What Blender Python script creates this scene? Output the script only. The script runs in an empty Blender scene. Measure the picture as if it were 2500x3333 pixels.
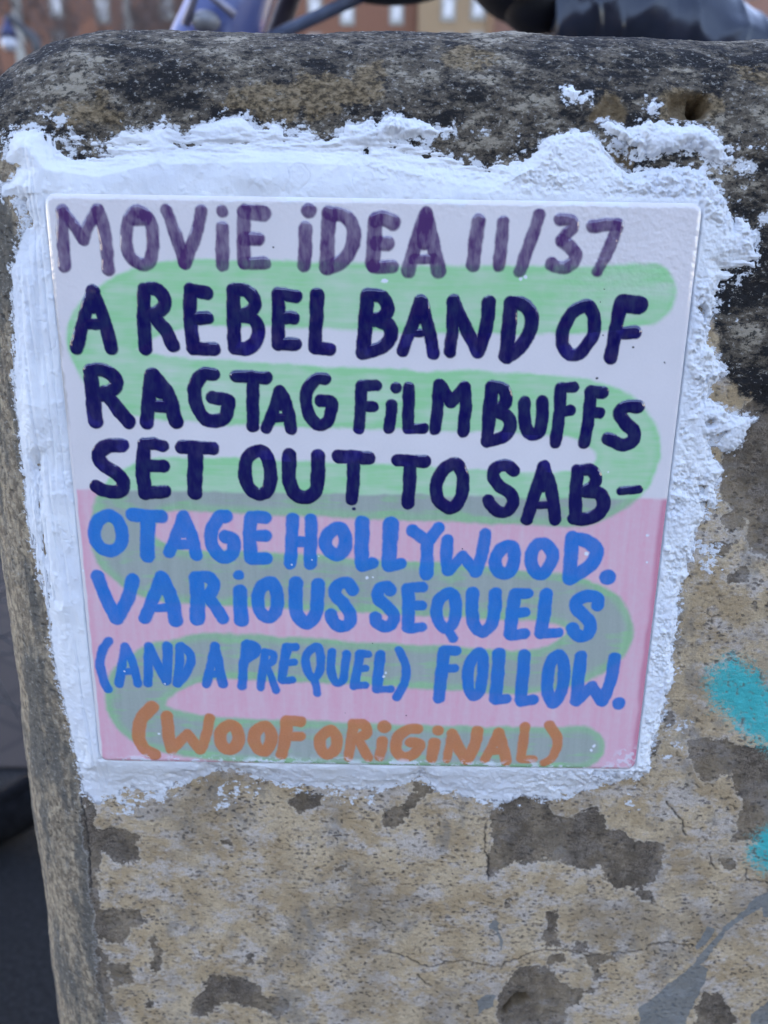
import bpy, bmesh, math, random
import numpy as np
from mathutils import Vector, Matrix

C = bpy.context.scene
LINK = C.collection.objects.link
MM = 0.001
TOP = 0.80            # height of the tile's top edge above the ground (m)

# ------------------------------------------------------------------ camera
cam = bpy.data.cameras.new('camera')
cam_o = bpy.data.objects.new('camera', cam); LINK(cam_o)
f = Vector((-.00208846, .95850528, -.28506713)).normalized()
r = Vector((.99986705, .00661154, .01490529)); r = (r - f * r.dot(f)).normalized()
u = r.cross(f)
m = Matrix((r, u, -f)).transposed().to_4x4()
m.translation = Vector((.105378, -.258841, TOP - .022114))
cam_o.matrix_world = m
cam.sensor_fit = 'VERTICAL'; cam.sensor_height = 36.0; cam.lens = 28.08
cam.clip_start = .01; cam.clip_end = 2000
cam.dof.use_dof = True; cam.dof.focus_distance = .266; cam.dof.aperture_fstop = 28.08 / 2.8
C.camera = cam_o

# ------------------------------------------------------------------ daylight: a low sun behind the towers, so the post stands in their shade under a clear sky
EL, ROT = math.radians(23), math.radians(-12)
w = bpy.data.worlds.new('World'); C.world = w; w.use_nodes = True
nt = w.node_tree
sky = nt.nodes.new('ShaderNodeTexSky'); sky.sky_type = 'NISHITA'; sky.sun_disc = False
sky.sun_elevation = EL; sky.sun_rotation = ROT; sky.air_density = 1.0; sky.dust_density = 0.6; sky.ozone_density = 1.0
bg = nt.nodes['Background']; bg.inputs['Strength'].default_value = .15
tint = nt.nodes.new('ShaderNodeMix'); tint.data_type = 'RGBA'; tint.blend_type = 'MULTIPLY'; tint.inputs[0].default_value = 1
tint.inputs[7].default_value = (1.17, 1.0, .985, 1)
nt.links.new(sky.outputs[0], tint.inputs[6]); nt.links.new(tint.outputs[2], bg.inputs['Color'])
sun = bpy.data.lights.new('sun', 'SUN'); sun.energy = 2.5; sun.angle = math.radians(.5); sun.color = (1, .93, .84)
sun_o = bpy.data.objects.new('sun', sun); LINK(sun_o)
sd_ = Vector((math.sin(ROT) * math.cos(EL), math.cos(ROT) * math.cos(EL), math.sin(EL)))   # towards the sun
sun_o.rotation_euler = sd_.to_track_quat('Z', 'Y').to_euler(); sun_o.location = (0, 0, 30)
C.view_settings.view_transform = 'Standard'; C.view_settings.look = 'None'
C.view_settings.exposure = 2.70; C.view_settings.gamma = 1

# ------------------------------------------------------------------ helpers
def tag(o, label=None, cat=None, group=None, kind=None):
    for k, v in (('label', label), ('category', cat), ('group', group), ('kind', kind)):
        if v: o[k] = v
    return o

_rng = np.random.RandomState(11)
_perm = np.concatenate([_rng.permutation(256)] * 3)
_ang = _rng.rand(256) * 2 * np.pi
_gx, _gy = np.cos(_ang), np.sin(_ang)
def pn(x, y, seed=0):                      # 2-D gradient noise, about -0.7..0.7
    x = x + seed * 17.31; y = y - seed * 9.77
    xi = np.floor(x).astype(np.int64); yi = np.floor(y).astype(np.int64)
    fx, fy = x - xi, y - yi
    def g(ix, iy, dx, dy):
        h = _perm[_perm[ix & 255] + (iy & 255)]
        return _gx[h] * dx + _gy[h] * dy
    sx = fx * fx * fx * (fx * (fx * 6 - 15) + 10); sy = fy * fy * fy * (fy * (fy * 6 - 15) + 10)
    a = g(xi, yi, fx, fy); b = g(xi + 1, yi, fx - 1, fy)
    c = g(xi, yi + 1, fx, fy - 1); d = g(xi + 1, yi + 1, fx - 1, fy - 1)
    return (a + (b - a) * sx) + ((c + (d - c) * sx) - (a + (b - a) * sx)) * sy
def fbm(x, y, wl, octv=4, seed=0, gain=.5):
    s = 0; a = 1
    for i in range(octv):
        s = s + a * pn(x / wl, y / wl, seed + i * 3); a *= gain; wl /= 2.03
    return s
def ss(a, b, x):
    t = np.clip((x - a) / (b - a), 0, 1)
    return t * t * (3 - 2 * t)
def pts(s): return np.array([[float(t) for t in q.split(',')] for q in s.split()])

def poly_sd(xs, zs, polys, margin):        # signed distance (inside negative) on a rectilinear grid xs (ascending) x zs (descending)
    out = np.full((len(zs), len(xs)), float(margin))
    for p in polys:
        if isinstance(p, str): p = pts(p)
        i0, i1 = np.searchsorted(xs, [p[:, 0].min() - margin, p[:, 0].max() + margin])
        j0, j1 = np.searchsorted(-zs, [-p[:, 1].max() - margin, -p[:, 1].min() + margin])
        if i1 <= i0 or j1 <= j0: continue
        X, Z = np.meshgrid(xs[i0:i1], zs[j0:j1])
        d = np.full(X.shape, 1e9); ins = np.zeros(X.shape, bool)
        for a, b in zip(p, np.roll(p, -1, 0)):
            e = b - a; t = np.clip(((X - a[0]) * e[0] + (Z - a[1]) * e[1]) / (e @ e + 1e-12), 0, 1)
            d = np.minimum(d, (X - a[0] - t * e[0]) ** 2 + (Z - a[1] - t * e[1]) ** 2)
            c = (a[1] > Z) != (b[1] > Z)
            if abs(e[1]) > 1e-9: ins ^= c & (X < a[0] + (Z - a[1]) / e[1] * e[0])
        d = np.sqrt(d); d[ins] *= -1
        out[j0:j1, i0:i1] = np.minimum(out[j0:j1, i0:i1], d)
    return out

def smooth_line(p, n=6):                   # Catmull-Rom through the points
    p = np.asarray(p, float)
    if len(p) < 3: return p
    closed = np.allclose(p[0], p[-1])
    q = np.vstack([p[-2] if closed else 2 * p[0] - p[1], p, p[1] if closed else 2 * p[-1] - p[-2]])
    o = []
    for i in range(1, len(q) - 2):
        a, b, c, d = q[i - 1:i + 3]
        for k in range(n):
            t = k / n
            o.append(.5 * (2 * b + (c - a) * t + (2 * a - 5 * b + 4 * c - d) * t * t + (3 * b - a - 3 * c + d) * t ** 3))
    o.append(q[-2])
    return np.array(o)
def stroke_sd(xs, zs, p, rad, margin):     # distance to a brush stroke; returns slices and the field
    mx = rad.max() + margin
    i0, i1 = np.searchsorted(xs, [p[:, 0].min() - mx, p[:, 0].max() + mx])
    j0, j1 = np.searchsorted(-zs, [-p[:, 1].max() - mx, -p[:, 1].min() + mx])
    X, Z = np.meshgrid(xs[i0:i1], zs[j0:j1])
    d = np.full(X.shape, 1e9)
    for k in range(len(p) - 1):
        a, e = p[k], p[k + 1] - p[k]
        t = np.clip(((X - a[0]) * e[0] + (Z - a[1]) * e[1]) / (e @ e + 1e-12), 0, 1)
        d = np.minimum(d, np.hypot(X - a[0] - t * e[0], Z - a[1] - t * e[1]) - (rad[k] + (rad[k + 1] - rad[k]) * t))
    return (slice(j0, j1), slice(i0, i1)), d

def grid_mesh(name, P, keep=None, attrs=None, mat=None):   # P (rows, cols, 3); keep (rows-1, cols-1) marks the cells used
    nr, nc = P.shape[:2]
    idx = np.arange(nr * nc).reshape(nr, nc)
    F = np.stack([idx[:-1, :-1], idx[1:, :-1], idx[1:, 1:], idx[:-1, 1:]], -1)
    F = F[keep] if keep is not None else F.reshape(-1, 4)
    used = np.zeros(nr * nc, bool); used[F.ravel()] = True
    new = np.cumsum(used) - 1
    V = P.reshape(-1, 3)[used]; F = new[F]
    me = bpy.data.meshes.new(name)
    me.vertices.add(len(V)); me.vertices.foreach_set('co', V.astype(np.float32).ravel())
    me.loops.add(F.size); me.loops.foreach_set('vertex_index', F.astype(np.int32).ravel())
    me.polygons.add(len(F))
    me.polygons.foreach_set('loop_start', np.arange(0, F.size, 4, dtype=np.int32))
    me.polygons.foreach_set('loop_total', np.full(len(F), 4, np.int32))
    me.polygons.foreach_set('use_smooth', np.ones(len(F), bool))
    for k, v in (attrs or {}).items():
        at = me.attributes.new(k, 'FLOAT_COLOR', 'POINT')
        at.data.foreach_set('color', v.reshape(-1, 4)[used].astype(np.float32).ravel())
    me.update(); me.validate()
    if mat: me.materials.append(mat)
    return me
def link_mesh(name, me, parent=None, loc=(0, 0, 0)):
    o = bpy.data.objects.new(name, me); LINK(o); o.location = loc
    if parent: o.parent = parent
    return o

class Mat:                                 # small node-graph writer
    def __init__(s, name, rough=.8, spec=.3):
        s.m = bpy.data.materials.new(name); s.m.use_nodes = True
        s.t = s.m.node_tree; s.b = s.t.nodes['Principled BSDF']
        s.b.inputs['Roughness'].default_value = rough; s.b.inputs['Specular IOR Level'].default_value = spec
        s.co = s.t.nodes.new('ShaderNodeTexCoord').outputs['Object']
    def put(s, sock, v):
        if isinstance(v, bpy.types.NodeSocket): s.t.links.new(v, sock)
        elif hasattr(v, '__len__') and len(v) == 3 and sock.type == 'RGBA': sock.default_value = (*v, 1)
        else: sock.default_value = v
    def vec(s, sc, rot=None):
        n = s.t.nodes.new('ShaderNodeMapping'); s.put(n.inputs['Vector'], s.co); n.inputs['Scale'].default_value = sc
        if rot: n.inputs['Rotation'].default_value = rot
        return n.outputs[0]
    def noise(s, scale, detail=4, rough=.55, vec=None, dist=0):
        n = s.t.nodes.new('ShaderNodeTexNoise'); s.put(n.inputs['Vector'], vec or s.co)
        n.inputs['Scale'].default_value = scale; n.inputs['Detail'].default_value = detail
        n.inputs['Roughness'].default_value = rough; n.inputs['Distortion'].default_value = dist
        return n.outputs['Fac']
    def voro(s, scale, vec=None, feat='F1', out='Distance'):
        n = s.t.nodes.new('ShaderNodeTexVoronoi'); n.feature = feat; s.put(n.inputs['Vector'], vec or s.co)
        n.inputs['Scale'].default_value = scale
        return n.outputs[out]
    def math(s, op, a, b=0., c=0.):
        n = s.t.nodes.new('ShaderNodeMath'); n.operation = op
        for i, v in enumerate((a, b, c)): s.put(n.inputs[i], v)
        return n.outputs[0]
    def step(s, v, a, b, lo=0., hi=1.):
        n = s.t.nodes.new('ShaderNodeMapRange'); n.interpolation_type = 'SMOOTHSTEP'
        for i, q in enumerate((v, a, b, lo, hi)): s.put(n.inputs[i], q)
        return n.outputs[0]
    def mix(s, fac, a, b, mode='MIX'):
        n = s.t.nodes.new('ShaderNodeMix'); n.data_type = 'RGBA'; n.blend_type = mode
        s.put(n.inputs[0], fac); s.put(n.inputs[6], a); s.put(n.inputs[7], b)
        return n.outputs[2]
    def attr(s, name):
        n = s.t.nodes.new('ShaderNodeAttribute'); n.attribute_name = name
        q = s.t.nodes.new('ShaderNodeSeparateColor'); s.t.links.new(n.outputs['Color'], q.inputs[0])
        return q.outputs[0], q.outputs[1], q.outputs[2], n.outputs['Alpha'], n.outputs['Color']
    def noisy(s, mask, *terms):            # mask + sum((noise - .5) * amount)
        v = mask
        for n, a in terms: v = s.math('ADD', v, s.math('MULTIPLY', s.math('SUBTRACT', n, .5), a))
        return v
    def bump(s, h, dist, strength=1., prev=None):
        n = s.t.nodes.new('ShaderNodeBump'); s.put(n.inputs['Height'], h)
        n.inputs['Distance'].default_value = dist; n.inputs['Strength'].default_value = strength
        if prev: s.t.links.new(prev, n.inputs['Normal'])
        s.t.links.new(n.outputs[0], s.b.inputs['Normal'])
        return n.outputs[0]
    def color(s, c): s.put(s.b.inputs['Base Color'], c); return s.m

# ------------------------------------------------------------------ ground
def sheet(name, x0, x1, y0, y1, z, mat, n=1):
    xs = np.linspace(x0, x1, n + 1); ys = np.linspace(y0, y1, n + 1)
    X, Y = np.meshgrid(xs, ys)
    P = np.stack([X, Y, np.full(X.shape, z)], -1)[::-1]
    o = link_mesh(name, grid_mesh(name, P, mat=mat)); return tag(o, kind='structure')
a = Mat('asphalt', .9, .25)
g1 = a.noise(160, 4, .7); g2 = a.noise(2.5, 4)
a.bump(g1, .004)
sheet('ground', -300, 300, -300, 400, 0, a.color(a.mix(a.step(g1, .4, .7), (.006, .006, .007), a.mix(a.step(g2, .3, .7), (.017, .018, .019), (.028, .029, .030)))))
a = Mat('pavers', .85, .3)
bt = a.t.nodes.new('ShaderNodeTexBrick'); a.put(bt.inputs['Vector'], a.vec((1, 1, 1), (0, 0, .5)))
bt.inputs['Scale'].default_value = 1; bt.inputs['Brick Width'].default_value = .3; bt.inputs['Row Height'].default_value = .15
bt.inputs['Mortar Size'].default_value = .006; bt.inputs['Mortar Smooth'].default_value = .3
bt.inputs['Color1'].default_value = (.046, .036, .031, 1); bt.inputs['Color2'].default_value = (.064, .05, .042, 1); bt.inputs['Mortar'].default_value = (.012, .012, .012, 1)
sheet('pavement', -12, 12, .86, 7.5, .004, a.color(a.mix(a.noise(30, 5, .7), bt.outputs['Color'], (.025, .02, .018))))

a = Mat('concrete', .9, .25)
g3 = a.noise(90, 6, .7); a.bump(g3, .002)
sheet('bounce_sidewalk', -14, 14, -7, -.12, .004, a.color(a.mix(a.step(g3, .35, .65), (.05, .048, .045), (.085, .08, .075))))  # unseen slab added before the post to bounce light onto its face

# ------------------------------------------------------------------ the stone post: a sheet unfolded over front, roundings and sides (mm)
SHAPES = {
    'mortar': [
        "-16.6,3.1 -12.7,3.9 -9.6,7.9 -14,10.3 -11.1,18.2 -4.5,19.7 0.1,18.8 1.5,16.6 4.7,15.1 8,17.9 10.7,16.7 16.9,14.6 21.8,17.2 27.5,18.6 33.1,19.6 36.9,22.2 38.7,18.8 42.4,17.5 46.2,20.2 51.8,21.3 57.4,22.5 61.1,22.8 64.8,20 70.9,21.6 73.2,18.4 79.7,18.9 85.3,17.4 90.9,18.6 91.8,21.3 96.5,21.8 106.6,24.4 110.4,23.3 114.1,22 120.7,20.5 123.9,21.7 124.4,20 117,17.7 107.7,17.1 117.1,14.3 124.3,11.8 134.3,9.8 141.7,11.2 145.4,12.1 148.9,14.7 152.2,17.8 157,19.1 161.1,20.5 165.4,19.7 171.5,14.2 174.6,10.8 178.5,8.4 181.2,10 184,9.8 190.1,11.8 194.3,10.6 198.5,10.7 201.1,12.9 203.1,7.7 207,3.8 209.3,0.7 212.4,-6 213.3,-4.2 214.7,-4.1 219.5,-7.2 219.8,-11.8 221.5,-14.5 220.6,-18.2 215.7,-21.1 210.2,-23.5 209.6,-26.8 209.4,-32.7 207.8,-35.4 208.1,-41.3 210.9,-43.7 213.5,-48.1 215.9,-51.1 210.6,-57.1 209.9,-59.2 216.5,-63.3 219.8,-65.2 227.8,-66.3 225.7,-70.2 224.1,-73.4 223.5,-76.6 218,-78.2 215.6,-75.6 212.8,-74.1 215.5,-78.8 219.9,-84.6 217.8,-88.4 219.4,-96 216.4,-97.2 215.3,-101.6 216.9,-101.6 212.6,-105 212.6,-109.5 214.1,-117.5 211.5,-117.5 212.6,-122.1 210.3,-125.6 210.7,-133.9 210.8,-143.5 210.4,-149.5 212.4,-161.9 210.9,-173.1 210.1,-182.8 207.2,-194.9 207.1,-201.1 203,-206.6 201.2,-205.1 190.2,-208.9 183.1,-210.8 176.3,-215.1 168.3,-215.5 161.9,-213.6 154.1,-215.8 146,-216.6 139.7,-214.7 133.3,-213.8 126.9,-211.9 122.9,-208.1 119.7,-206.3 112.3,-209.7 104.8,-212.3 92.2,-212.6 70,-211 59.4,-208 55,-206.7 48.7,-204.8 40.4,-205 34.3,-208.5 31.6,-210.6 20.6,-215.5 9.9,-214.2 2.9,-217.4 -4.2,-221.7 -7.9,-217.6 -10.9,-216.8 -10.8,-205.3 -13.2,-188.4 -15.6,-169.4 -17.3,-137.5 -20.3,-119.1 -21.8,-102.2 -21.8,-85.7 -21.3,-64.4 -20,-54 -17.4,-34.1 -16.1,-22.7 -12.5,-14.2 -9.4,-10.1 -10.8,-5.1 -11.9,-0.6 -16.6,-0.5",
        "168,22.8 170.7,23.7 176.4,21.2 181.9,23 190.2,23.1 198.8,22.8 201.5,21.5 204.8,18.5 207.4,14.7 209.5,13 206.5,10.8 204.4,12 200.5,13.7 198.4,15.4 194.5,16.6 191,14.4 186.6,12.7 182.7,13.9 179.1,12.6 173.3,14.2 172.1,16.8 172.9,18.5 169,21",
        "157.2,33 159.5,33.5 160.9,32 162.1,31.7 160.4,29.6 157.6,29.8",
        "162.7,30.1 164.6,30.3 164.3,29 163,29.1",
        "182.9,30.2 184.5,30.2 186.4,28.1 183.6,26.4",
        "219.5,-3.8 222.4,-4.1 221.6,-4.8 219.8,-4.5",
        "205.9,16.2 207.7,17.3 209.2,16.6 207.8,15",
        "214,17.3 217.6,16.9 216.2,16.2 214.1,16.5",
        "211.4,10.8 214.7,12.6 216,10.9 214.8,8.3 212.4,8.7",
        "4.6,21.9 6.3,22.3 6.6,20.9 4.9,20.7",
        "-1.1,23.4 0.2,23.5 0.4,21.9 -0.8,22.1"],
    'gap': [
        "4.5,12.5 7.5,14.1 18.2,13.9 18.6,12.2 13.7,10.9 7.3,10.1",
        "-11.9,-0.6 -8,-2 -6.4,-9.8 -10.3,-10.1",
        "210.9,-67.4 213.7,-66.9 213.5,-68.6 211.7,-68.8",
        "212.9,-74.6 215.6,-71.5 218.6,-70.9 217.8,-73 215.1,-75.7",
        "96.5,14 98,14.9 98.2,13.1 96.7,13",
        "165.8,20.1 171.9,19.3 179.7,16 181.2,10.4 177.6,8.6 171.9,14.2",
        "183.8,12.6 190.9,15.3 197,15.4 200.5,13.3 193.8,11 185.9,10.5",
        "204,-30.7 204.6,-29.7 206.3,-31.2 205.9,-34.5",
        "170.2,-209.4 174.8,-207.9 175.8,-208.7 171.5,-210.2",
        "212.2,-89.6 214.3,-89.8 214.1,-92.3 212.6,-91.8",
        "212.4,-95 215.6,-95.5 216,-98.3 214.5,-98.9"],
    'thin': [
        "38.5,16.2 70.4,17.7 103,17.3 124.3,13.5 147.2,12.1 136.2,7.2 124.5,8.3 103.1,12.8 70.3,13.4 38.3,12.3",
        "-0,15.7 31,15.6 32.7,12.2 16.4,8.5 2.4,10.1",
        "-16.8,-85.1 -11.4,-82.6 -13.2,-106.8 -11.6,-135.5 -15.7,-137.3 -18,-113",
        "207.4,-17.5 221.5,-14.5 219.1,-24.8 212.9,-36.3 209.6,-26.8"],
    'film': [
        "-2.7,-213.3 29.4,-212.7 31.3,-221 13.1,-224.2 4.2,-231.4 -2.5,-224.5",
        "37.8,-209.8 60.4,-208 60.1,-217.7 45.5,-223.5 39.5,-225.1",
        "124.3,23.5 144.7,23.8 147.9,16.4 132.1,15.3 124.5,17",
        "204.3,20.7 216.3,21.7 220.7,9.7 214.2,2.6 207.6,9.5",
        "208.9,-21.2 222.1,-11.7 220.4,-26.7 215.8,-36.3 212.1,-38.3",
        "209.4,-105.1 222.1,-104.9 229.1,-116.1 222.8,-125.4 213,-125.6",
        "212.2,-174.6 221.8,-178.3 221.4,-194.1 212.1,-203.7 208.7,-194.3",
        "143.1,-210.5 162.1,-211.5 160.3,-221.2 148.5,-222.9",
        "197.4,-209.4 204.4,-209.3 205.8,-221.7 197.4,-221.9",
        "62.7,-207.9 106.4,-211.2 105.4,-222.3 74.3,-220.2",
        "-20,33.6 -9.4,19.2 -11.9,6.6 -16.7,6.8"],
    'dark': [
        "-8,-234.7 -5.2,-233.8 4.9,-233.1 10.1,-236.5 10.4,-241.9 8.4,-247.5 1.8,-248.9 -5.2,-244.4 -11.4,-240.3",
        "-9.4,-271.6 3.9,-270.1 10.6,-274.6 10.9,-277.5 4,-280.6 2.7,-285.9 -4.2,-288.4 -9.8,-286.8 -10.6,-279.7",
        "-6.9,-297.5 1.6,-299.7 2.9,-308.2 -5,-309.6 -9.1,-301.2",
        "10.3,-286.3 13.2,-285.1 14.8,-289.8 18,-292.1 15.3,-297 14.9,-303.1 10.5,-303.8 11,-297.1",
        "34.3,-303.9 44.9,-304.9 55.5,-308.3 56.3,-314.5 68.9,-317.9 66.9,-321.7 61.9,-325.6 53.1,-322.1 44.4,-318.5 39.4,-319.8 33.2,-326.9 26.4,-325.2 25.2,-318.9 31.9,-312.5",
        "147.1,-222 156.5,-213.4 169.1,-214.2 174.2,-222.5 181.5,-224.5 187.4,-219 193.2,-223.2 193.7,-228.5 202.8,-229.4 206.1,-234.7 218.1,-236.6 218.2,-245.4 217.1,-252.1 210.2,-256.7 200.2,-258 196,-253.6 193.6,-247 188.1,-248.2 182.4,-246.1 171.3,-244.1 158.5,-245.5 153.2,-250 148.7,-252.4 147.3,-242.4 150.5,-233.6",
        "243.9,-200.3 273.1,-195.7 281.4,-244.1 252.5,-234.8 244,-232.8 244.6,-224.3 245.8,-213.7",
        "161.7,-298.6 175.1,-297.1 181.5,-305.5 195.4,-308.9 191.2,-316.5 185.5,-319.1 187.9,-336.9 160.1,-337.5 155.2,-319.8 160.2,-304.8",
        "242,-309.1 249,-310.2 255,-318.8 261.3,-335.2 240.5,-335.7 239.3,-317.9",
        "172.1,-268.9 176.6,-266.5 178.9,-272.2 179.1,-286.3 174.4,-287.6 172.2,-282.9 174.6,-277",
        "209.5,-259 215.1,-258.9 216.5,-263.4 211,-263.5",
        "239.9,-242.7 245.2,-241.5 246.9,-247 242.6,-249.3",
        "154.8,-262.4 157.6,-261.2 158.8,-265.7 156,-266.9",
        "86.8,-248.1 92.3,-247.4 93.3,-250.2 87.2,-251.2",
        "-10.1,-217.7 -6.6,-218.7 -6.4,-236.8 -5.7,-250 -11.5,-261.5 -11.7,-248.1 -12.5,-230.8",
        "-11,-289.3 -5.6,-293.8 -7.6,-306 -6.1,-323.4 -4.8,-331.7 -9.7,-331.8 -12,-310.1 -12.1,-300.4",
        "106.6,-221.7 112,-219.5 118.1,-213.1 115.3,-206.9 124.3,-210.9 127,-212.9 120,-217.2 113.9,-227.9 106.7,-230.4",
        "69.8,-219.3 74.4,-214 85.1,-214.8 81.5,-220.1 73.3,-224.5",
        "186.6,-284.9 191.2,-283.6 190.8,-289.6 186.1,-290.9",
        "188.9,-289.6 201.4,-290.6 203.6,-292.9 194.1,-294.3 199.4,-300.3 196.8,-302.7 192.3,-295.6",
        "175.7,-292.3 182.3,-291 182.6,-294.6 176,-295.9",
        "8.1,-318 10,-319.2 8.8,-322.4 6.8,-321.8",
        "50.2,-292.6 54,-292.6 53.8,-298.6 50.5,-298.7",
        "41.2,-236.4 45.2,-237.9 46.1,-239.6 41.5,-238.6",
        "232.2,-102.4 257,-102 258.7,-112.2 237.6,-111.7 231.9,-105.8",
        "227.8,-122.2 232.2,-118.7 234.7,-119.5 231.4,-124.8 228.2,-125",
        "218.9,-110.3 226.2,-111 224.5,-116.2 220.3,-115.4",
        "221.4,-189.5 229.8,-187.4 251.4,-191.9 272,-189.6 277.1,-219.2 246.8,-220.8 239.2,-204.3 229,-207.6 223.7,-200.6",
        "209.7,-178.9 213.1,-177.9 215.4,-182.7 212,-183.8",
        "206.7,-190.8 211,-189.7 211,-197.8 207.9,-197.8",
        "218.1,-78.8 221.6,-63.1 230.5,-54.8 250.7,-54.5 260.9,-113.2 232.9,-112.6 230.3,-102.5 223.2,-97.1 220.4,-91.6",
        "221.5,-100.4 228.3,-95.9 231.7,-104.7 223.4,-106",
        "231.7,-104.7 244.1,-102.2 246.8,-119.2 233.8,-111.4",
        "-11.3,-215 -6.8,-219 -8.1,-247.6 -8,-274.7 -10.9,-271.7 -10.5,-240.4"],
    'top': [
        "-33.6,42 317.5,62 315.2,-70.9 229.9,-64 213.9,-51.6 205,-21.2 197.9,4.1 145.8,5.1 79.6,7.7 13.4,6.7 -9.5,10.1 -16.5,15.1 -52,11.6"],
    'tan': [
        "49.9,27.4 60.9,33.4 77.5,37 90.5,38.4 102.2,42.4 102.9,28.2 89,24.3 70.4,22.3 57.4,23",
        "118.7,49 132.2,51.4 139.4,44.6 135.5,39.9 121.4,40.8",
        "163.2,22.7 168.8,31.2 173.4,32.2 177,26.5 176.4,22.5 169,21.5",
        "186.4,32.4 204.2,33.8 206.8,27.9 203.2,23.3 187.5,23.1",
        "207.9,47.9 221.7,41 222.7,33.1 210,37.2",
        "171.6,17.4 179.7,16 179.4,9.1 176.7,8.3 172.5,12.5",
        "-16.7,6.8 -10.9,-6 -17.2,-34.1 -19.1,-64.2 -31.2,-76 -41.2,-24.9",
        "3.1,26.9 17.4,28.8 23.8,19.9 5,18.8"],
    'teal': [
        "226.2,-159.4 232.3,-154.6 241.4,-159.1 247.2,-164.7 260.1,-170.2 265.3,-201.8 251.2,-190.9 241.6,-184.2 230.7,-174.6 225.4,-167",
        "251.6,-234.8 255.2,-228.3 260.2,-226.1 266.5,-231.3 268.6,-244.3 259.8,-247.8 252.7,-242.5"],
    'grey': [
        "215.8,-318.4 222.8,-310.8 232,-298.3 237.1,-293.4 242.4,-296.9 241.4,-304.2 238.3,-317.9 234.6,-335.8 218.7,-336.2",
        "258.1,-260.2 273.1,-249.8 273.7,-253.1 262.2,-263.6 254,-270.6 247.5,-277.7 244.2,-284.9 240.3,-292.1 234.9,-298.3 236.8,-291 242.4,-282.5 246.2,-275.4 252.7,-268.3",
        "235.6,-285.1 239.6,-275.6 242.6,-276.7 240.7,-283.8 236.3,-286.8",
        "150.5,-277.5 151.2,-273.4 153.6,-273.3 154.3,-278.6 156.6,-284.4 156.8,-289.1 155.4,-289.8 155.1,-283.2 153.5,-279.7",
        "147.6,-316.2 150.9,-312.4 155.8,-312.9 154.1,-318.5 148.4,-322.7",
        "259.4,-262.5 274.4,-257.6 276.3,-269 261.3,-269.3",
        "264,-319.8 269.6,-312.2 282.9,-309.4 287,-334.6 263.3,-335.2"],
}
CRACKS = [(0.22,"107.6,-290.8 113.4,-292.5 120.2,-295.9 127,-298.8 132.7,-296.3 140.4,-294.9 148.1,-296.5 155,-298.2 161.5,-294.4 168.9,-290.1 180.2,-288.6 193.8,-291 202.2,-289.3 208,-289.2 214.4,-287.3 219.8,-284.2 227.4,-284.1 235.1,-284.8"),
    (0.275,"146.5,-227.3 146.5,-237 148.1,-244.6 148.8,-253.5"),
    (0.275,"216.3,-216.9 220,-221.6 223.2,-225.7 224.8,-231.3"),
    (0.22,"235.4,-240.1 236.9,-243.9 238.7,-247.2"),
    (0.22,"122.3,-303.2 124.4,-306.8 127.3,-308.6"),
    (0.165,"252.3,-252.5 260.7,-253.4 269.2,-253.8"),
    (0.275,"189.4,21.3 176.8,16.8 176.6,9"),
    (0.165,"206.6,50.7 212.5,42.1 219.3,37.3"),
    (0.22,"-11.7,-219 -10.6,-232.6 -10.6,-247.9 -10.9,-261.4")]
HOLES = [(7,"157.4,-324.1 158.6,-319.1 162.6,-312.7 167.4,-311.4 170.1,-315.7 166.9,-319.5 163,-320.2 159.9,-324.7"),
    (4,"188.8,32.5 194.9,34.2 201.3,32.7 202.6,28.3 200.4,24.6 194,23.2 189.3,24.4 188,28.6"),
    (13,"195.3,32.6 200.4,32.9 202.3,29.3 200.3,25.5 197.1,24.6 195.7,28.7"),
    (1.6,"163.8,23.2 168.8,30.7 173.4,31.7 176.7,26.5 175.9,22.9 169,21.9"),
    (2.2,"171.6,17.4 179.7,16 179.4,9.1 176.7,8.3 172.5,12.5"),
    (2,"-10.5,-272.5 -7.6,-271.8 -6.2,-272.7 -9.6,-273.7")]
XL, XR, ZT, RC = -10., 330., 16., 24.
LE = 66.                                   # unfolded width of a rounding
_e = np.linspace(0, LE, 661)
_tt = np.minimum(_e / 38, np.pi / 2)
_tl = np.radians(np.clip(12 * np.clip(_e, 0, 1) + 78 * _e / LE, 0, 90))
cum = lambda q: np.concatenate([[0], np.cumsum(q[:-1] * .1)])
P_TOP = (cum(np.cos(_tt)), cum(np.sin(_tt))); P_SIDE = (cum(np.cos(_tl)), cum(np.sin(_tl)))
def post_surface(us, vs):
    U, V = np.meshgrid(us, vs)
    cx = np.clip(U, XL + RC, XR - RC); cz = np.minimum(V, ZT - RC)
    dx, dz = U - cx, V - cz; L = np.hypot(dx, dz); e = np.maximum(L - RC, 0)
    nx, nz = dx / np.maximum(L, 1e-9), dz / np.maximum(L, 1e-9)
    wt = np.where(nz > 0, nz ** 2, 0); ec = np.minimum(e, LE)
    o = wt * np.interp(ec, _e, P_TOP[0]) + (1 - wt) * np.interp(ec, _e, P_SIDE[0])
    y = wt * np.interp(ec, _e, P_TOP[1]) + (1 - wt) * np.interp(ec, _e, P_SIDE[1]) + np.maximum(e - LE, 0)
    X = np.where(e > 0, cx + nx * (RC + o), U); Z = np.where(e > 0, cz + nz * (RC + o), V)
    P = np.stack([X, 6 + y, Z], -1)
    du = np.gradient(P, axis=1); dv = np.gradient(P, axis=0)
    N = np.cross(dv, du); N /= np.maximum(np.linalg.norm(N, axis=-1, keepdims=True), 1e-9)
    return U, V, P, N, e
def stone_relief(U, V):                    # slow relief shared by the stone and the mortar that lies on it
    return fbm(U, V, 70, 3, 5) * 1.6 + fbm(U, V, 16, 2, 21) * .45

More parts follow.
